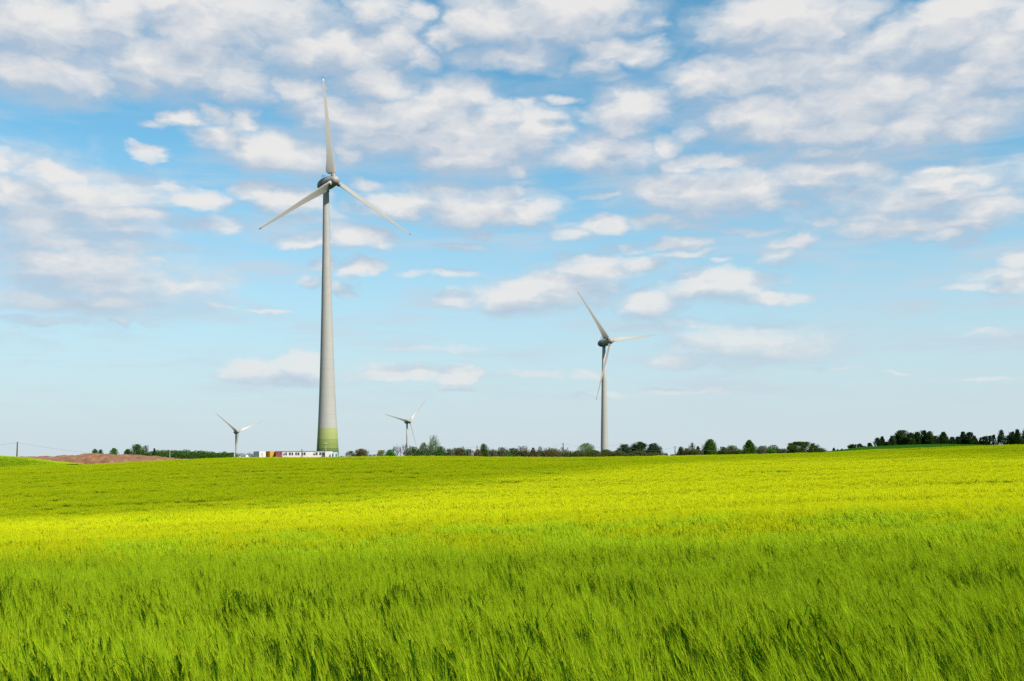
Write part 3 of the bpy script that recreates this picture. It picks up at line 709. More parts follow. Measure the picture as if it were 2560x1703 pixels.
for a, b in ((707.9,711.9),(713.3,717.4),(722.4,727.2),(729,733.1),(738.2,742.3),(743.8,748.6),(753.6,757.6),(759,763.9),(783,787.9),(789.1,794.1),(798.3,803.2),(804.4,809.3)):
    x0, x1 = (a-705.4)*m_, (b-705.4)*m_; z0, z1 = Ho - (1137.0-1126.9)*m_, Ho - (1130.1-1126.9)*m_
    mb = MB(); t_ = .055
    mb.box(x0-t_, x1+t_, -.05, -.003, z0-t_, z0); mb.box(x0-t_, x1+t_, -.05, -.003, z1, z1+t_); mb.box(x0-t_, x0, -.05, -.003, z0, z1); mb.box(x1, x1+t_, -.05, -.003, z0, z1)
    w_ = mb.build('window', frame_m, off)
    mb = MB(); mb.box(x0, x1, -.02, -.004, z0, z1); mb.build('pane', glass_m, w_)
    if a in (707.9, 783):                # half-drawn blind in the first of each row
        mb = MB(); mb.box(x0+.02, x1-.25, -.028, -.0205, z1-.62, z1); mb.build('blind', frame_m, w_)
# white annex cabin right of the office
pA = at(812.6, 1127.7, DO-1.5); hA = 2.85; wA = 13.2 * m_
an = empty('annex_cabin', (pA.x, pA.y, pA.z - hA), off.rotation_euler.z); tag(an, 'plain white windowless cabin adjoining the right end of the site office', 'cabin')
mb = MB(); mb.box(0, wA, 0, 5, 0, hA-.1); mb.build('wall', white_m, an, bevel=.02)
mb = MB(); mb.box(-.25, wA+.04, -.04, 5.04, hA-.097, hA); mb.build('roof', roof_m, an)
mb = MB(); mb.box(-.22, -.01, .3, .5, .0, hA-.1); mb.build('downpipe', dark_m, an)
mb = MB(); mb.box(.25, wA-.25, -.01, -.002, 2.18, 2.24); mb.box(.25, .30, -.01, -.002, 0.05, 2.18); mb.box(wA-.3, wA-.25, -.01, -.002, .05, 2.18); mb.build('door_frame', frame_m, an)
# two small white toilet cabins with blue arched doors
blue_m = mat('door_blue', (.012, .09, .19), rough=.5, var=.15)
twhite_m = mat('toilet_white', (.52, .555, .58), rough=.5, var=.04); teal_m = mat('corner_teal', (.03, .16, .17), rough=.5, var=.1)
def toilet(px0, px1, row, label):
    p = at(px0, row, DO-3); w = (px1 - px0) / F * (DO-3); h = 2.35
    r_ = empty('portable_toilet', (p.x, p.y, p.z - h), rotz(px0)); tag(r_, label, 'portable toilet', 'portable toilets by the office')
    mb = MB(); mb.box(0, w, 0, 1.3, 0, h-.12); mb.build('cabin_wall', twhite_m, r_, bevel=.03)
    mb = MB(); mb.rings([[(x, y, z) for x, y in ((-.02,-.03),(w+.02,-.03),(w+.02,1.33),(-.02,1.33))] for z in (h-.117, h-.06)]+[[(x, y, h) for x, y in ((.12,.1),(w-.12,.1),(w-.12,1.2),(.12,1.2))]]); mb.build('roof', twhite_m, r_)
    n = 10; c = w*.56; hw = .3; z1 = h-.62
    pts_ = [(c-hw, .15), (c+hw, .15), (c+hw, z1)] + [(c + hw*math.cos(math.pi*i/n), z1 + hw*math.sin(math.pi*i/n)) for i in range(1, n)] + [(c-hw, z1)]
    mb = MB(); mb.rings([[(x, -.03, z) for x, z in pts_], [(x, -.003, z) for x, z in pts_]]); mb.build('door', blue_m, r_)
    mb = MB(); mb.box(w-.09, w+.004, -.012, .08, 0, h-.13); mb.build('corner_post', teal_m if px1 > 840 else twhite_m, r_)
toilet(827.4, 835.0, 1131.4, 'white portable toilet with blue arched door touching the annex cabin')
toilet(835.5, 844.2, 1131.5, 'white portable toilet with blue door and teal corner, right end of the buildings')

# ------------------------------------------------------------------ poles, wires, posts
wood_m = mat('pole_wood', (.060, .045, .040), rough=.85, var=.35, scale=4)
wood2_m = mat('pole_wood_brown', (.085, .042, .022), rough=.85, var=.35, scale=4)
grey_m = mat('post_grey', (.45, .46, .46), rough=.6, var=.15)
wire_m = mat('wire_grey', (.10, .10, .11), rough=.6, var=.1)
ins_m = mat('insulator', (.25, .2, .18), rough=.4, var=.1)
def pole(px, row, d, wpx, label, lean=0.0, m=wood_m, ins=True):
    p = at(px, row, d); x = p.x - lean; g = gz(x, d) - .4
    root = empty('utility_pole', (x, d, g)); tag(root, label, 'utility pole', 'wooden utility poles')
    h = p.z - g; r = wpx / F * d / 2
    mb = MB(); mb.tube([(0,0,0), (lean*.5,0,h*.5), (lean,0,h)], [r*1.12, r*1.03, r*.92], 12); mb.build('pole_shaft', m, root, smooth=True)
    if ins:
        mb = MB(); mb.tube([(lean-.02,-r-.02,h-.32), (lean,-r-.14,h-.32), (lean,-r-.14,h-.18)], [.03,.03,.05], 8); mb.build('insulator', ins_m, root)
    return Vector((x + lean, d, g + h))
DP = 386.0
P1 = pole(43.6, 1105, DP+12, 3.0, 'thick leaning utility pole on the grass bank at the far left', lean=.35)
P2 = pole(754.8, 1122.8, DP, 2.6, 'short brown pole standing in front of the site office windows', m=wood2_m, ins=False)
P3 = pole(1013, 1116.6, DP, 1.9, 'brown pole beside the bare tree and the small turbine tower', m=wood2_m)
P4 = pole(1192.7, 1115, DP, 2.3, 'dark utility pole left of the narrow spiky tree', m=wood_m)
P5 = pole(1407.7, 1107.5, DP, 2.5, 'tall grey brown utility pole left of the pale round tree')
P6 = pole(1552.3, 1108.4, DP, 1.9, 'utility pole in front of the left edge of the dark round trees')
P7 = pole(1687.6, 1115, DP, 2.0, 'utility pole in the gap between the two groups of trees')
def wire(pts, label, r=.03):
    mb = MB(); k = 5
    mb.tube(pts, [r] * len(pts), k); o = mb.build('overhead_wire', wire_m); tag(o, label, 'wire', 'overhead wires')
def sag(a, b, s, n=24):
    return [a.lerp(b, t) - Vector((0,0, 4*s*t*(1-t))) for t in [i/n for i in range(n+1)]]
dz = Vector((0,0,-.32))
off_l = at(-260, 1119, DP+14)
wire(sag(off_l, P1+dz, 1.1) + sag(P1+dz, at(250, 1136.5, DP+22), .25)[1:], 'sagging wire running from the leaning pole down to the soil heap')
wire(sag(at(845, 1135.2, DP+16), P3 + Vector((0,0,-.25)), .35) , 'thin wire between the toilets and the brown pole by the bare tree', .022)
wire(sag(P3 + Vector((0,0,-.2)), P4+dz, .75) + sag(P4+dz, P5+dz, 2.05)[1:] + sag(P5+dz, P6+dz, 1.22)[1:] + sag(P6+dz, P7+dz, 1.9)[1:] + sag(P7+dz, at(1860, 1124, DP+16), 1.0)[1:], 'long wire swinging from pole to pole along the hedge', .026)
def post(name, px, row, d, wpx, label, cat, m, extra=None):
    p = at(px, row, d); g = gz(p.x, d) - .1; r = wpx / F * d / 2
    root = empty(name, (p.x, d, g)); tag(root, label, cat)
    mb = MB(); mb.tube([(0,0,0), (0,0,p.z-g)], [r, r*.9], 8); mb.build('post_shaft', m, root)
    if extra: extra(root, p.z - g)
    return root
post('marker_post', 1182.4, 1126.6, DP, 1.1, 'thin pale post just left of the dark pole near the spiky tree', 'post', grey_m, lambda r_, h: (lambda mb: (mb.tube([(0,0,h-1.0),(0,0,h+.02)], [.1,.1], 8), mb.build('post_cap', steel_m, r_)))(MB()))
post('marker_post', 424.6, 1130, 428, .9, 'slender pale post in front of the dark bramble hedge', 'post', grey_m)
def signs(r_, h):
    for z in (h-.5, h-1.05): 
        mb = MB(); mb.box(-.38, .05, -.06, -.03, z-.22, z+.22); mb.build('sign_plate', grey_m, r_)
post('sign_post', 587.4, 1133.2, 392, .8, 'thin grey sign post with two small plates left of the white car', 'sign post', grey_m, signs)
def lampheads(r_, h):
    for s_ in (-1, 1):
        mb = MB(); mb.box(min(0,s_*.38), max(0,s_*.38), -.05, .05, h-.08, h+.0); mb.box(min(s_*.16,s_*.5), max(s_*.16,s_*.5), -.14, .14, h-.3, h-.083); mb.build('lamp_head', grey_m, r_)
    mb = MB(); mb.box(-.13, .13, -.12, .12, h-.75, h-.25); mb.build('control_box', steel_m, r_)
post('lamp_mast', 814.6, 1107.4, 418.0, .9, 'slim grey lamp mast with two heads before the green tower foot', 'lamp mast', grey_m, lampheads)

# white car half hidden by the crop
car_m = mat('car_white', (.6, .6, .6), rough=.3, var=.02, spec=.5); tyre_m = mat('tyre', (.02,.02,.02), rough=.9, var=.2)
pc = at(607.5, 1137.9, 394); ch = 1.75
car = empty('parked_car', (pc.x, pc.y, pc.z - ch), R(-4)); tag(car, 'white car parked behind the crop between the sign post and the containers', 'car')
side = [(-2.2,.35),(-2.25,.75),(-2.1,.95),(-1.15,1.05),(-.45,1.62),(-.25,1.72),(1.15,ch),(1.55,1.7),(1.95,1.05),(2.15,.95),(2.2,.4)]
mb = MB(); mb.rings([[(x, -.86 + (.12 if z > 1.1 else 0), z) for x, z in side], [(x, .86 - (.12 if z > 1.1 else 0), z) for x, z in side]]); mb.build('car_body', car_m, car, bevel=.05)
for sgn in (-1, 1):
    yq = sgn * .80
    for w_ in ([(-.98,1.1),(-.36,1.6),(.12,1.64),(.12,1.1)], [(.2,1.1),(.2,1.64),(1.1,1.67),(1.3,1.63),(1.62,1.1)]):
        mb = MB(); mb.rings([[(x, yq + sgn*.0, z) for x, z in w_], [(x, yq + sgn*.035, z) for x, z in w_]]); mb.build('side_window', glass_m, car)
for x in (-1.4, 1.4):
    for sgn in (-1, 1):
        mb = MB(); mb.tube([(x, sgn*.68, .32), (x, sgn*.9, .32)], [.32, .32], 20); wlq = mb.build('wheel', tyre_m, car)
        mb = MB(); mb.tube([(x, sgn*.885, .32), (x, sgn*.915, .32)], [.19, .17], 14); mb.build('wheel_rim', grey_m, wlq)

# ------------------------------------------------------------------ soil heap on the left
soil_m = mat('reddish_soil', (.135, .070, .038), rough=1, var=.8, scale=.4, bump=.7, detail=10)
hp = np.array([(28,1141.5),(60,1139.8),(100,1138.8),(130,1139.4),(165,1138),(200,1135.6),(225,1133.4),(262,1133.0),(300,1134.6),(340,1137.4),(380,1139.4),(410,1141.8),(440,1145.5),(470,1149)])
DM = 421.0
xs = np.linspace(at(22,0,DM).x, at(478,0,DM).x, 260); ys = np.linspace(DM-13, DM+12, 60)
X, Y = np.meshgrid(xs, ys)
tx = np.array([at(a, b, DM).x for a, b in hp]); tz = np.array([at(a, b, DM).z for a, b in hp])
topz = interp(X, tx, tz); G = ground(X, Y)
s_ = (Y - DM) / 12.5
bell = np.clip(1 - s_*s_, 0, 1) ** .8
rough = (vn(X, Y, 3.2, 3) - .5) * .9 + (vn(X, Y, 1.1, 5) - .5) * .55 + (vn(X*1.0, Y*.3, .5, 7) - .5) * .22
Zm = G - .15 + (topz - G + .15) * bell + rough * np.minimum(1, bell * 1.6) * .75 - .25
Zm = np.where(bell <= 0.01, G - .3, Zm)
nx = len(xs); iy, ix = np.meshgrid(np.arange(len(ys)-1), np.arange(nx-1), indexing='ij')
qd = np.stack([iy*nx+ix, iy*nx+ix+1, (iy+1)*nx+ix+1, (iy+1)*nx+ix], -1).reshape(-1, 4)
sh = link('soil_heap', mesh_np('soil_heap', np.stack([X, Y, Zm], -1).reshape(-1, 3), qd, False, [soil_m])); tag(sh, 'long low heap of bare reddish brown soil at the left', 'soil heap')

# ------------------------------------------------------------------ trees, bushes and hedges
def leafmat(name, c, tr=.3):
    return mat(name, c, rough=.7, var=.45, scale=1.3, trans=tr, tcol=tuple(min(1, q*1.9) for q in c), spec=0)
LM = dict(green=leafmat('leaf_green', (.040,.100,.018)), dark=leafmat('leaf_dark', (.030,.056,.009), .2), deep=leafmat('leaf_deep', (.038,.088,.010), .24), ink=leafmat('leaf_blackgreen', (.016,.040,.010), .18), olive=leafmat('leaf_olive', (.062,.082,.024)),
          grey=leafmat('leaf_greygreen', (.085,.105,.055)), yellow=leafmat('leaf_yellowgreen', (.15,.17,.045)), brown=leafmat('leaf_brownish', (.090,.078,.030)), light=leafmat('leaf_light', (.10,.165,.050)), bright=leafmat('leaf_bright', (.045,.135,.015)),
          far=leafmat('leaf_far', (.014,.034,.010), .2), farb=leafmat('leaf_far_pale', (.022,.048,.010), .2))  # the second far green is slightly paler
bark_m = mat('bark', (.075, .058, .048), rough=.9, var=.35, scale=3)
PROF = dict(dome=[(0,1),(.15,1.03),(.4,1),(.65,.86),(.85,.6),(1,.2)], round=[(.0,.35),(.18,.75),(.42,1),(.65,.97),(.85,.68),(1,.18)], cone=[(0,1),(.2,1),(.4,.78),(.65,.5),(.85,.26),(1,.04)],
            spire=[(0,.9),(.2,1),(.45,.75),(.7,.42),(1,.03)], column=[(0,.95),(.2,1),(.5,1),(.8,.7),(1,.1)], broad=[(0,.5),(.2,.85),(.45,1),(.7,.92),(.88,.65),(1,.2)], broken=[(0,1),(.4,.95),(.65,.72),(.85,.42),(1,.10)], fan=[(0,.35),(.3,.65),(.6,.95),(.8,1),(1,.55)])
def leaf_quads(P, sz, r, flat=.5):
    n = len(P); d = unit(r.normal(0, 1, (n, 3)) + np.array([0, 0, flat])); a = unit(np.cross(d, unit(r.normal(0, 1, (n, 3))))); b = np.cross(d, a)
    s1 = (sz * r.uniform(.6, 1.4, n))[:, None]; s2 = s1 * r.uniform(.35, .75, n)[:, None]
    v = np.stack([P - a*s1, P - b*s2, P + a*s1, P + b*s2], 1).reshape(-1, 3)
    return v, np.arange(4*n).reshape(n, 4)
VEGN = [0]
def plant(name, x0, x1, row, d, shape, lm, label, cat, group, dens=1.0, spiky=.0, clump=.22, lean=0.0, base=None, crown=.02, leaf=None, stems=None):
    VEGN[0] += 1; r = np.random.default_rng(1000 + VEGN[0])
    cx = (x0 + x1) / 2; p = at(cx, row, d); g = gz(p.x, d) - .15
    H = p.z - g; W_ = (x1 - x0) / F * d / 2 * (1.22 if name == 'bush' else 1.12)
    root = empty(name, (p.x, d, g)); tag(root, label, cat, group)
    pr = np.array(PROF[shape]); rad = lambda t: interp(t, pr[:,0], pr[:,1]) * W_
    tree_ = 'tree' in name or 'conifer' in name or 'sapling' in name
    # limbs
    mb = MB(); ns = stems or (1 if tree_ else 4); nl = int(np.clip(7 * H * W_ ** .5, 14, 60))
    tips = []
    for s_i in range(ns):
        a0 = r.uniform(0, 2*math.pi); off_ = (0 if ns == 1 else W_ * .28)
        bx, by = off_*math.cos(a0), off_*math.sin(a0)
        pts_ = [Vector((bx*.6, by*.6, -.1))] + [Vector((bx*(.6+.5*t) + r.normal(0, .04)*W_ + lean*t*H, by*(.6+.5*t), H*t*.93)) for t in (.25, .5, .75, 1)]
        rr = max(.05, .022*H) * (1 if ns == 1 else .6)
        mb.tube(pts_, [rr*1.4, rr, rr*.75, rr*.45, .02], 7)
        for q in range(max(4, nl // ns)):
            t = crown + (1 - crown) * r.uniform(0, 1)
            a = r.uniform(0, 2*math.pi); rho = rad(t) * r.uniform(.45, 1.0)
            z1 = min(H * .985, H * t)
            e = Vector((rho*math.cos(a) + lean*t*H, rho*math.sin(a), z1 + spiky * r.uniform(0, .18) * H * (1 - t*.5)))
            t0 = max(.05, t - .25 * r.uniform(.4, 1)); st_ = pts_[1].lerp(pts_[-1], min(1, t0)) if t0 > .2 else pts_[1]
            mid = st_.lerp(e, .55) + Vector((0, 0, -.03*H))
            mb.tube([st_, mid, e], [rr*.32, rr*.2, .012], 4, cap=False)
            tips.append((st_, mid, e))
    mb.build('trunk' if tree_ else 'stem', bark_m, root, smooth=True)
    # leaves gathered in clumps round the limb ends
    A_ = 2 * H * W_; sz = leaf or .17
    n = int(np.clip(dens * A_ * 120 / (sz/.17)**2, 200, 16000))
    C = []; 
    for (s_p, mid, e) in tips:
        k = max(3, n // len(tips)); u = r.uniform(.35, 1.05, k)[:, None]
        m_v, e_v = np.array(mid), np.array(e)
        c = m_v + (e_v - m_v) * u + r.normal(0, 1, (k, 3)) * np.array([1, 1, .8 + 1.2*spiky]) * clump * min(W_, H*.5) * np.array([1,1,1])
        C.append(c)
    nf_ = int(n * np.clip((dens - .25) * .9, .08, .75))      # foliage between the limbs, lumpy, gathered near the outside
    nb_ = int(np.clip(7 + W_ * W_ * .9, 9, 90)); mn = min(W_, .55 * H)
    bt = r.uniform(.06, .86, nb_); bt[0] = .9; ba = r.uniform(0, 2*math.pi, nb_); bt[1:4] = r.uniform(.05, .2, 3)
    br = rad(bt) * .74 * np.sqrt(r.uniform(0, 1, nb_)); br[0] *= .3
    bs_ = mn * r.uniform(.20, .40, nb_) * np.clip(rad(bt) / W_ + .25, .45, 1.1); bv = bs_ * (1.0 + 1.5 * spiky * r.uniform(.4, 1, nb_))
    wgt = bs_ ** 2 * bv ** .5; pick = r.choice(nb_, nf_, p=wgt / wgt.sum())
    dv = unit(r.normal(0, 1, (nf_, 3))) * (r.uniform(.2, 1, nf_) ** .5)[:, None] + r.normal(0, .16, (nf_, 3))
    taper = np.where(dv[:,2] > 0, 1 - dv[:,2] * min(.85, spiky), 1.0)
    cz = bv * .3 + bt * (H - bv * 1.3) * r.uniform(.86, 1.0, nb_); cz[0] = H - bv[0]
    C.append(np.stack([br[pick]*np.cos(ba[pick]) + lean*cz[pick] + dv[:,0]*bs_[pick]*taper, br[pick]*np.sin(ba[pick]) + dv[:,1]*bs_[pick]*taper, cz[pick] + dv[:,2]*bv[pick]], 1))
    C = np.concatenate(C)
    t = np.clip(C[:,2] / H, 0, 1); rho = np.hypot(C[:,0] - lean*C[:,2], C[:,1]); lim = rad(t) * 1.05 + .25
    keep = (C[:,2] > .05) & (C[:,2] < H * 1.01) & (rho < lim * r.uniform(.85, 1.12, len(C)))
    C = C[keep]
    if spiky:                            # thin leading shoots that break the outline
        for (s_p, mid, e) in tips:
            k = 11; u = np.linspace(0, 1, k)[:, None]
            sp_ = np.array(e) + u * np.array([r.normal(0, .12)*H*.3, r.normal(0,.12)*H*.3, .24*H*spiky]) + r.normal(0, .035, (k, 3)) * min(W_, 2.5)
            sp_ = sp_[sp_[:,2] < H * 1.0]; C = np.concatenate([C, sp_])
    v, f = leaf_quads(C, sz, r)
    o = link('crown' if tree_ else 'foliage', mesh_np('crown', v, f, False, [LM[lm]]), root)
    return root
gh = 'bushes of the hedgerow'; gl = 'bushes on the left skyline'; gt = 'trees of the hedgerow'; gr = 'trees on the right hill'
HD = 424.0
def bush(*a, **k): return plant('bush', *a[:-1], a[-1], 'bush', k.pop('group', gh), **k)
def tree(*a, **k): return plant('tree', *a[:-1], a[-1], 'tree', k.pop('group', gt), **k)
# left skyline
bush(228, 247, 1122.6, 438, 'dome', 'green', 'round green bush on the soil heap crest, leftmost of the skyline bushes', group=gl, spiky=.3)
bush(246, 259, 1124.5, 437, 'dome', 'green', 'small bush leaning on the leftmost skyline bush', group=gl, spiky=.5)
bush(273, 297, 1120.6, 440, 'dome', 'bright', 'isolated light green bush in the middle of the soil heap crest', group=gl, spiky=.4)
bush(309, 330, 1123.4, 440, 'dome', 'deep', 'low bush at the left foot of the tall ragged clump', group=gl, spiky=.3)
tree(324, 360, 1111.0, 441, 'dome', 'deep', 'tall ragged dark green clump at the right end of the soil heap', group=gl, spiky=1.0, stems=5, dens=1.0)
tree(356, 373, 1113.5, 443, 'column', 'dark', 'thin see-through sapling right of the tall ragged clump', group=gl, spiky=1.0, dens=.28, stems=3)
plant('sapling_tree', 383, 390, 1121.0, 441, 'column', 'dark', 'tiny sapling poking out of the left end of the bramble hedge', 'sapling', gl, dens=.8, spiky=.5)
def hedge(pxs, d, th, lm, label, dens=90, leaf=.17, name='hedge', rag=.7):
    VEGN[0] += 1; r = np.random.default_rng(3000 + VEGN[0])
    root = empty(name, (at(pxs[0][0], 0, d).x, d, gz(at(pxs[0][0], 0, d).x, d))); tag(root, label, 'hedge')
    X0 = [at(a, b, d).x for a, b in pxs]; Z0 = [at(a, b, d).z for a, b in pxs]
    L = X0[-1] - X0[0]; n = int(L * 4.0 * dens)
    x = r.uniform(X0[0], X0[-1], n); y = d + r.uniform(-th, th, n); gg = ground(x, y)
    zt = interp(x, X0, Z0) + (vn(x, y, 2.0, 4) - .5) * rag * 1.2 + (vn(x, y, .7, 6) - .5) * rag - .2
    prof_ = np.sqrt(np.clip(1 - ((y - d) / th) ** 2, 0, 1)); hh = np.maximum(.2, (zt - gg) * (.35 + .65 * prof_))
    u = r.uniform(0, 1, n) ** .6
    P = np.stack([x, y, gg + hh * u], 1) - np.array(root.location)
    v, f = leaf_quads(P, leaf, r); link('foliage', mesh_np('foliage', v, f, False, [LM[lm]]), root)
    for q in range(min(14, int(L / 1.6))):
        xx = r.uniform(X0[0], X0[-1]); yy = d + r.uniform(-th*.5, th*.5); h_ = max(.4, interp(xx, X0, Z0) - gz(xx, yy)) * .75
        b0 = Vector((xx, yy, gz(xx, yy))) - root.location
        mb = MB(); mb.tube([b0, b0 + Vector((r.normal(0,.3), r.normal(0,.2), h_))], [.05, .015], 5); mb.build('stem', bark_m, root)
hedge([(343,1134.5),(360,1131.5),(385,1126.5),(402,1124.6),(420,1123.8),(450,1124.2),(480,1126.4),(494,1126.2),(510,1128),(540,1130),(565,1130.4),(574,1129.2),(584,1131.5),(590,1136)], 444, 4.5, 'deep', 'long dense dark bramble hedge between the soil heap and the white car', dens=210, leaf=.2)
hedge([(586,1133),(600,1132.4),(618,1132.8),(640,1133.2)], 470, 3, 'dark', 'low dark hedge strip behind the white car', dens=60)
hedge([(845,1141),(852,1140),(862,1141.2)], 420, 1.2, 'dark', 'small dark shrub strip right of the toilets', dens=80)
# hedgerow right of the tall turbine
hedge([(1012,1124),(1030,1120),(1050,1122),(1075,1119),(1100,1121),(1125,1123),(1150,1120.5),(1170,1124)], 427, 1.6, 'deep', 'low dark undergrowth beneath the pale bushes right of the bare tree', dens=130, rag=2.6)
hedge([(1196,1122),(1230,1124),(1250,1121),(1290,1122),(1312,1128),(1330,1122),(1350,1123),(1380,1120),(1420,1123),(1445,1122)], 427, 1.6, 'olive', 'low brown green undergrowth beneath the twiggy bushes left of the pale round tree', dens=130, rag=2.6)
hedge([(1684,1136),(1700,1130),(1720,1127),(1745,1125),(1760,1125),(1800,1124),(1835,1125),(1860,1124),(1900,1125),(1930,1126),(1960,1123)], 427, 1.8, 'dark', 'continuous dark undergrowth below the trees right of the gap', dens=80, rag=1.4)
bush(863, 889, 1128, HD, 'dome', 'grey', 'grey green bush, first one right of the toilets', dens=.7, spiky=.3)
bush(886, 923, 1122.4, HD+1, 'dome', 'brown', 'rounded brownish bush next to the first grey green one', dens=.9, spiky=.4)
bush(922, 943, 1136, HD, 'dome', 'grey', 'low thin scrub left of the yellowish bush', dens=.5, spiky=.6)
bush(940, 967, 1125.6, HD, 'dome', 'yellow', 'yellowish bush left of the fresh green ball', dens=.55, spiky=.5)
bush(962, 989, 1124.6, HD-3, 'dome', 'bright', 'compact fresh green ball shaped bush in front of the bare tree', dens=1.2)
bush(1012, 1048, 1117.5, HD+4, 'dome', 'grey', 'loose pale bush right of the brown pole', dens=.32, spiky=.6)
bush(1040, 1078, 1106.5, HD+3, 'cone', 'light', 'loose light leaved bush left of the pointed tall tree', dens=.36, spiky=.5)
tree(1058, 1110, 1088.6, HD+2, 'cone', 'light', 'tall loose light olive tree with a pointed top, highest of the middle hedge', dens=.45, spiky=.8, stems=4, clump=.3)
bush(1092, 1114, 1116, HD, 'dome', 'green', 'green bush at the right foot of the pointed tall tree', dens=.6, spiky=.5)
bush(1112, 1136, 1122, HD, 'dome', 'grey', 'grey green bush right of the gap after the pointed tree', dens=.55, spiky=.5)
bush(1133, 1163, 1119.6, HD+2, 'dome', 'brown', 'brown green bush with a leafy knob on top', dens=.55, spiky=.7)
bush(1162, 1184, 1122.8, HD, 'dome', 'grey', 'thin grey bush just left of the thin pale post', dens=.45, spiky=.5)
bush(1183, 1206, 1123.8, HD-2, 'dome', 'brown', 'brown bush behind the pole near the spiky tree', dens=.8, spiky=.3)
tree(1199, 1219, 1109.6, HD, 'column', 'deep', 'narrow dark green spiky tree beside a pole', dens=.8, spiky=1.0)
bush(1222, 1242, 1126.6, HD, 'dome', 'grey', 'low grey green bush right of the narrow spiky tree', dens=.6, spiky=.5)
bush(1238, 1269, 1118.6, HD+2, 'dome', 'grey', 'wide airy grey bush with white gaps', dens=.45, spiky=.6)
bush(1262, 1284, 1133.4, HD-4, 'dome', 'bright', 'low saturated green shrub at the foot of the airy grey bushes', dens=1.0)
bush(1266, 1299, 1120.4, HD+2, 'dome', 'olive', 'full olive bush behind the low saturated green shrub', dens=.6, spiky=.5)
bush(1294, 1319, 1115.6, HD+3, 'fan', 'grey', 'very thin see-through bush rising above its neighbours', dens=.26, spiky=.8)
bush(1307, 1323, 1126, HD, 'dome', 'brown', 'small brown bush under the thin see-through one', dens=.9)
bush(1322, 1344, 1119.4, HD, 'cone', 'brown', 'yellowish brown bush of conical shape in the hedge middle', dens=.8, spiky=.5)
bush(1341, 1362, 1126, HD+2, 'dome', 'grey', 'sparse bush right of the conical brown one', dens=.35, spiky=.6)
bush(1358, 1402, 1120.6, HD, 'dome', 'brown', 'broad twiggy brownish bush left of the tall grey brown pole', dens=.65, spiky=.8)
bush(1400, 1432, 1130.6, HD, 'dome', 'olive', 'low ragged bush right of the tall grey brown pole', dens=.7, spiky=.5)
bush(1427, 1462, 1127.4, HD-2, 'dome', 'olive', 'sloping olive bush in front of the pale round tree', dens=.9, spiky=.2)
tree(1443, 1488, 1107.8, HD+14, 'round', 'light', 'pale light green round tree between two poles', dens=.5, spiky=.2, crown=.2)
bush(1456, 1508, 1125.6, HD-8, 'dome', 'olive', 'dense rounded olive bush left of the second turbine tower', dens=1.2, leaf=.13)
bush(1496, 1536, 1124.0, HD-6, 'dome', 'olive', 'dense olive bush hiding the foot of the second turbine', dens=1.2, leaf=.13)
bush(1524, 1566, 1125.8, HD-8, 'dome', 'olive', 'dense olive bush behind the pole by the dark trees', dens=1.2, leaf=.13)
tree(1543, 1580, 1110.4, HD+10, 'broad', 'ink', 'dark round crowned tree, left of the dark trio', dens=1.2, clump=.15)
tree(1571, 1622, 1104.6, HD+12, 'broad', 'ink', 'largest dark broad tree, middle of the dark trio', dens=1.15, clump=.14)
tree(1612, 1656, 1108.2, HD+10, 'broad', 'ink', 'dark green lobed tree, right of the dark trio', dens=1.1, clump=.14)
bush(1566, 1632, 1126.8, HD-8, 'dome', 'olive', 'broad grey olive bush in front of the largest dark tree', dens=1.2, leaf=.13)
bush(1585, 1602, 1137, HD-14, 'dome', 'grey', 'little pale mound shaped shrub at the edge of the crop', dens=1.2, leaf=.13)
bush(1622, 1658, 1130.8, HD-7, 'dome', 'olive', 'low olive bush at the right end below the dark trio', dens=1.1, leaf=.14)
bush(1653, 1671, 1131.5, HD-2, 'dome', 'grey', 'thin grey bush ending the hedge before the gap', dens=.6, spiky=.4)
bush(1673, 1692, 1136.5, HD-2, 'dome', 'olive', 'low dark scrub at the foot of the pole in the gap', dens=.9, spiky=.5)
tree(1690, 1716, 1117.0, HD, 'cone', 'dark', 'pointed dark small tree right of the pole in the gap', dens=1.0, spiky=.8, stems=2)
bush(1706, 1726, 1121, HD-1, 'dome', 'brown', 'brownish bush between the two pointed small trees', dens=.9, spiky=.8)
tree(1718, 1742, 1107.2, HD+1, 'cone', 'grey', 'sparse feathery spire shaped tree', dens=.42, spiky=1.0)
bush(1716, 1752, 1124, HD-2, 'dome', 'olive', 'dark olive bush below the feathery spire', dens=1.0, spiky=.3)
tree(1736, 1754, 1115.6, HD, 'cone', 'brown', 'brown tinged pointed small tree', dens=.8, spiky=.7)
tree(1752, 1794, 1098.6, HD, 'broken', 'deep', 'tall dark green tree with several pointed tips', dens=1.25, spiky=1.0, clump=.13, stems=3, lean=.06)
bush(1792, 1822, 1117.2, HD, 'dome', 'dark', 'round dark bush right of the many tipped tree', dens=1.0, spiky=.2)
bush(1814, 1848, 1113.6, HD+1, 'dome', 'olive', 'olive bush with twiggy shoots on top', dens=.9, spiky=.9)
tree(1848, 1898, 1100.2, HD, 'cone', 'deep', 'dense dark green pyramid tree with tiered outline', dens=1.3, spiky=.5, clump=.15)
bush(1838, 1860, 1124, HD-2, 'dome', 'deep', 'small green bush at the left foot of the pyramid tree', dens=1.0)
bush(1890, 1926, 1114.5, HD+1, 'dome', 'grey', 'grey green twiggy bush right of the pyramid tree', dens=.7, spiky=.7)
bush(1918, 1948, 1113.0, HD+2, 'dome', 'olive', 'olive bush with a feathery top beside the big domed bush', dens=.75, spiky=.8)
bush(1916, 1938, 1122.0, HD-4, 'fan', 'bright', 'small fresh green upright shrub in front of the grey bushes', dens=.9, spiky=.6)
bush(1944, 2062, 1104.8, HD-2, 'dome', 'dark', 'huge domed dark bush at the right end of the hedgerow', dens=1.15, clump=.13, stems=9, leaf=.18)
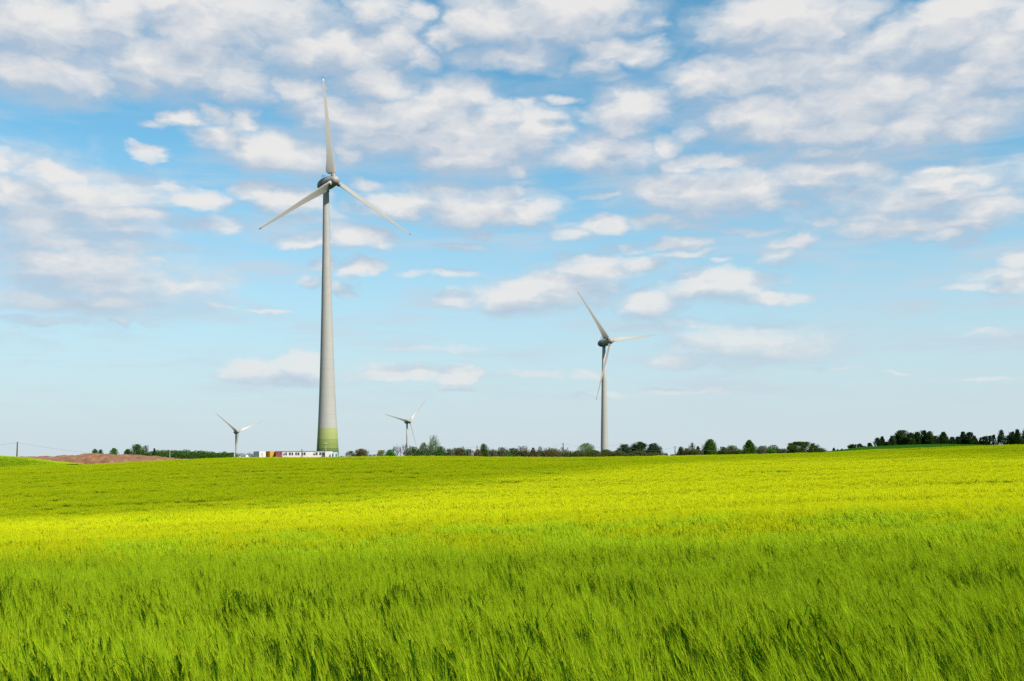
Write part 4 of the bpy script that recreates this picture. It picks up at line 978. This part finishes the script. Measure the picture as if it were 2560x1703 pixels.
bush(2046, 2084, 1129.6, HD-5, 'dome', 'olive', 'low tail of scrub running off the huge domed bush', dens=1.0)
# bare tree
def bare_tree(x0, x1, row, d, label):
    r = np.random.default_rng(77); p = at((x0+x1)/2, row, d); g = gz(p.x, d) - .2; H = p.z - g; W_ = (x1-x0)/F*d/2
    root = empty('bare_tree', (p.x, d, g)); tag(root, label, 'tree', gt)
    mb = MB(); tw_ = MB()
    def grow(o, dirv, L, rad_, lev, mbx):
        n = 3; pts_ = [o]; q = o.copy(); dv = dirv.copy()
        for i in range(n):
            dv = (dv + Vector((r.normal(0,.10), r.normal(0,.10), .06))).normalized(); q = q + dv * L / n; pts_.append(q.copy())
        mbx.tube(pts_, [rad_, rad_*.85, rad_*.7, rad_*.5], 5 if lev < 2 else 3, cap=False)
        if lev >= 4: return
        for k in range(3 if lev < 3 else 3):
            t = r.uniform(.35, 1.0); b = pts_[0].lerp(pts_[-1], t) if t < .95 else pts_[-1]
            ndir = (dv + Vector((r.normal(0,.48), r.normal(0,.48), r.uniform(0,.30)))).normalized()
            grow(b, ndir, L * r.uniform(.42, .62), max(.022, rad_ * .6), lev + 1, tw_ if lev >= 1 else mbx)
    for k in range(9):
        fx = (k - 4) / 4.0
        o = Vector((fx * W_ * .45, r.normal(0, .4), 0)); hh = H * (.72 - .22 * fx * fx * r.uniform(.7, 1.2))
        grow(o, Vector((fx * .32 + r.normal(0,.06), r.normal(0,.1), 1)).normalized(), hh * .66, .15, 0, mb)
    mb.build('trunk', bark_m, root); tw_.build('branch', bark_m, root)
bare_tree(964, 1037, 1093.0, HD+12, 'leafless tree with fine upright twigs left of the small distant turbine tower')
# the row on the right hill
HG = 566.0
for i, (x0, x1, row, shp, lm, dens, spk, lab) in enumerate([
 (2081,2088,1119.8,'spire','far',1.0,.5,'tiny dark conifer, first one on the left slope of the right hill'),
 (2092,2097,1123.6,'spire','far',1.0,.5,'tiniest conifer on the left slope of the right hill'),
 (2102,2108,1122.2,'spire','far',1.0,.5,'tiny slim conifer between the tiniest one and the lobed bush'),
 (2121,2142,1110.8,'dome','farb',1.0,.6,'low lobed bush at the start of the tree row on the hill'),
 (2141,2158,1109.4,'dome','farb',1.0,.7,'leaning small tree right of the lobed bush'),
 (2157,2167,1115.6,'dome','far',1.0,.4,'very low dark shrub in the hilltop row'),
 (2166,2182,1107.0,'cone','far',.8,.9,'small spiky conifer with wide foot on the hill'),
 (2185,2202,1094.2,'column','far',.8,.7,'slender loose dark tree, left of a pair on the hill'),
 (2197,2214,1091.0,'spire','far',1.1,.7,'slender spired conifer, right of a pair on the hill'),
 (2208,2226,1104.0,'cone','far',1.1,.3,'short dark conifer at the left edge of the dense hill grove'),
 (2219,2240,1089.6,'cone','farb',1.1,.7,'pointed tree at the left shoulder of the dense hill grove'),
 (2236,2276,1075.6,'broad','farb',1.1,.3,'big round headed tree crowning the hill grove'),
 (2266,2286,1081.6,'column','farb',1.1,.3,'tree leaning on the right of the big round headed hill tree'),
 (2282,2304,1079.6,'column','far',1.0,.8,'dark tree with twin tips in the hill grove'),
 (2299,2320,1076.0,'column','far',1.1,.6,'tall dark tree in the centre of the hill grove'),
 (2314,2334,1078.4,'column','farb',1.0,.6,'tree with sideways plume in the hill grove'),
 (2328,2348,1090.0,'dome','far',1.0,.4,'lower rounded tree filling the dip in the hill grove'),
 (2343,2374,1079.8,'cone','farb',1.1,.6,'broad bright edged conical tree on the hill crest'),
 (2372,2389,1092.6,'dome','far',1.1,.5,'short rounded tree left of the feather topped group'),
 (2387,2401,1092.0,'column','far',1.1,.5,'short slim tree right of the short rounded one'),
 (2395,2420,1079.4,'cone','far',1.05,1.0,'dark tree with feathery slanting top shoots'),
 (2414,2434,1080.6,'column','far',1.1,.7,'upright dark tree touching the feather topped one'),
 (2426,2446,1089.8,'cone','farb',1.1,.4,'greener conical tree ending the feather topped group'),
 (2446,2459,1093.4,'column','far',.7,.6,'thin pale tree after the gap on the hill'),
 (2456,2469,1090.8,'column','far',.8,.6,'thin dark tree second after the gap on the hill'),
 (2466,2480,1089.4,'fan','far',.55,.9,'windswept see-through tree on the hill'),
 (2479,2490,1087.0,'column','far',.5,.9,'very thin crooked tree on the hill'),
 (2491,2514,1074.8,'cone','far',.55,1.0,'tall airy spired tree left of the last dense group'),
 (2512,2530,1089.0,'dome','far',.8,.6,'short tree below the tall airy spired one'),
 (2522,2540,1079.0,'column','far',.9,.8,'dark tree at the left of the last dense group'),
 (2532,2554,1073.6,'cone','far',1.05,.9,'tall pointed tree in the last dense group'),
 (2549,2580,1070.4,'cone','farb',1.0,.8,'tallest tree cut by the right edge of the picture')]):
    hx = at((x0+x1)/2, 0, HG).x
    plant('bush' if 'bush' in lab or 'shrub' in lab else ('conifer' if 'conifer' in lab else 'tree'), x0, x1, row, HG + (i % 3) * 2.5, shp, lm, lab, 'bush' if 'bush' in lab or 'shrub' in lab else 'tree', gr, dens=dens*1.15, spiky=spk, clump=.17, leaf=.25)
hedge([(2196,1112),(2230,1106),(2260,1102),(2300,1101),(2340,1103),(2370,1103),(2400,1104),(2430,1104),(2455,1107),(2475,1106)], HG+9, 2.2, 'far', 'dark shrub layer closing the row of trees on the right hill', dens=60, leaf=.26, rag=1.6)
hedge([(2506,1108),(2530,1102),(2560,1100),(2590,1100)], HG+9, 2.2, 'far', 'dark shrub layer below the last trees at the right edge', dens=60, leaf=.26, rag=1.6)
# wire fence right of the toilets
f0 = at(846.5, 1134.2, 410); f1 = at(863.5, 1134.8, 411); gf = gz(f0.x, 410)
fence = empty('wire_fence', (f0.x, f0.y, gf)); tag(fence, 'short pale wire fence between the teal cornered toilet and the first grey bush', 'fence')
fh = f0.z - gf; v1 = Vector((f1.x - f0.x, f1.y - f0.y, 0))
for i in range(4):
    q0 = v1 * (i / 3); mb = MB(); mb.tube([q0, q0 + Vector((0, 0, fh))], [.035, .035], 6); mb.build('fence_post', grey_m, fence)
for zz in (.45, .75, 1.0):
    mb = MB(); mb.tube([Vector((0, 0, fh*zz)), v1 + Vector((0, 0, fh*zz))], [.022, .022], 5); mb.build('fence_wire', grey_m, fence)
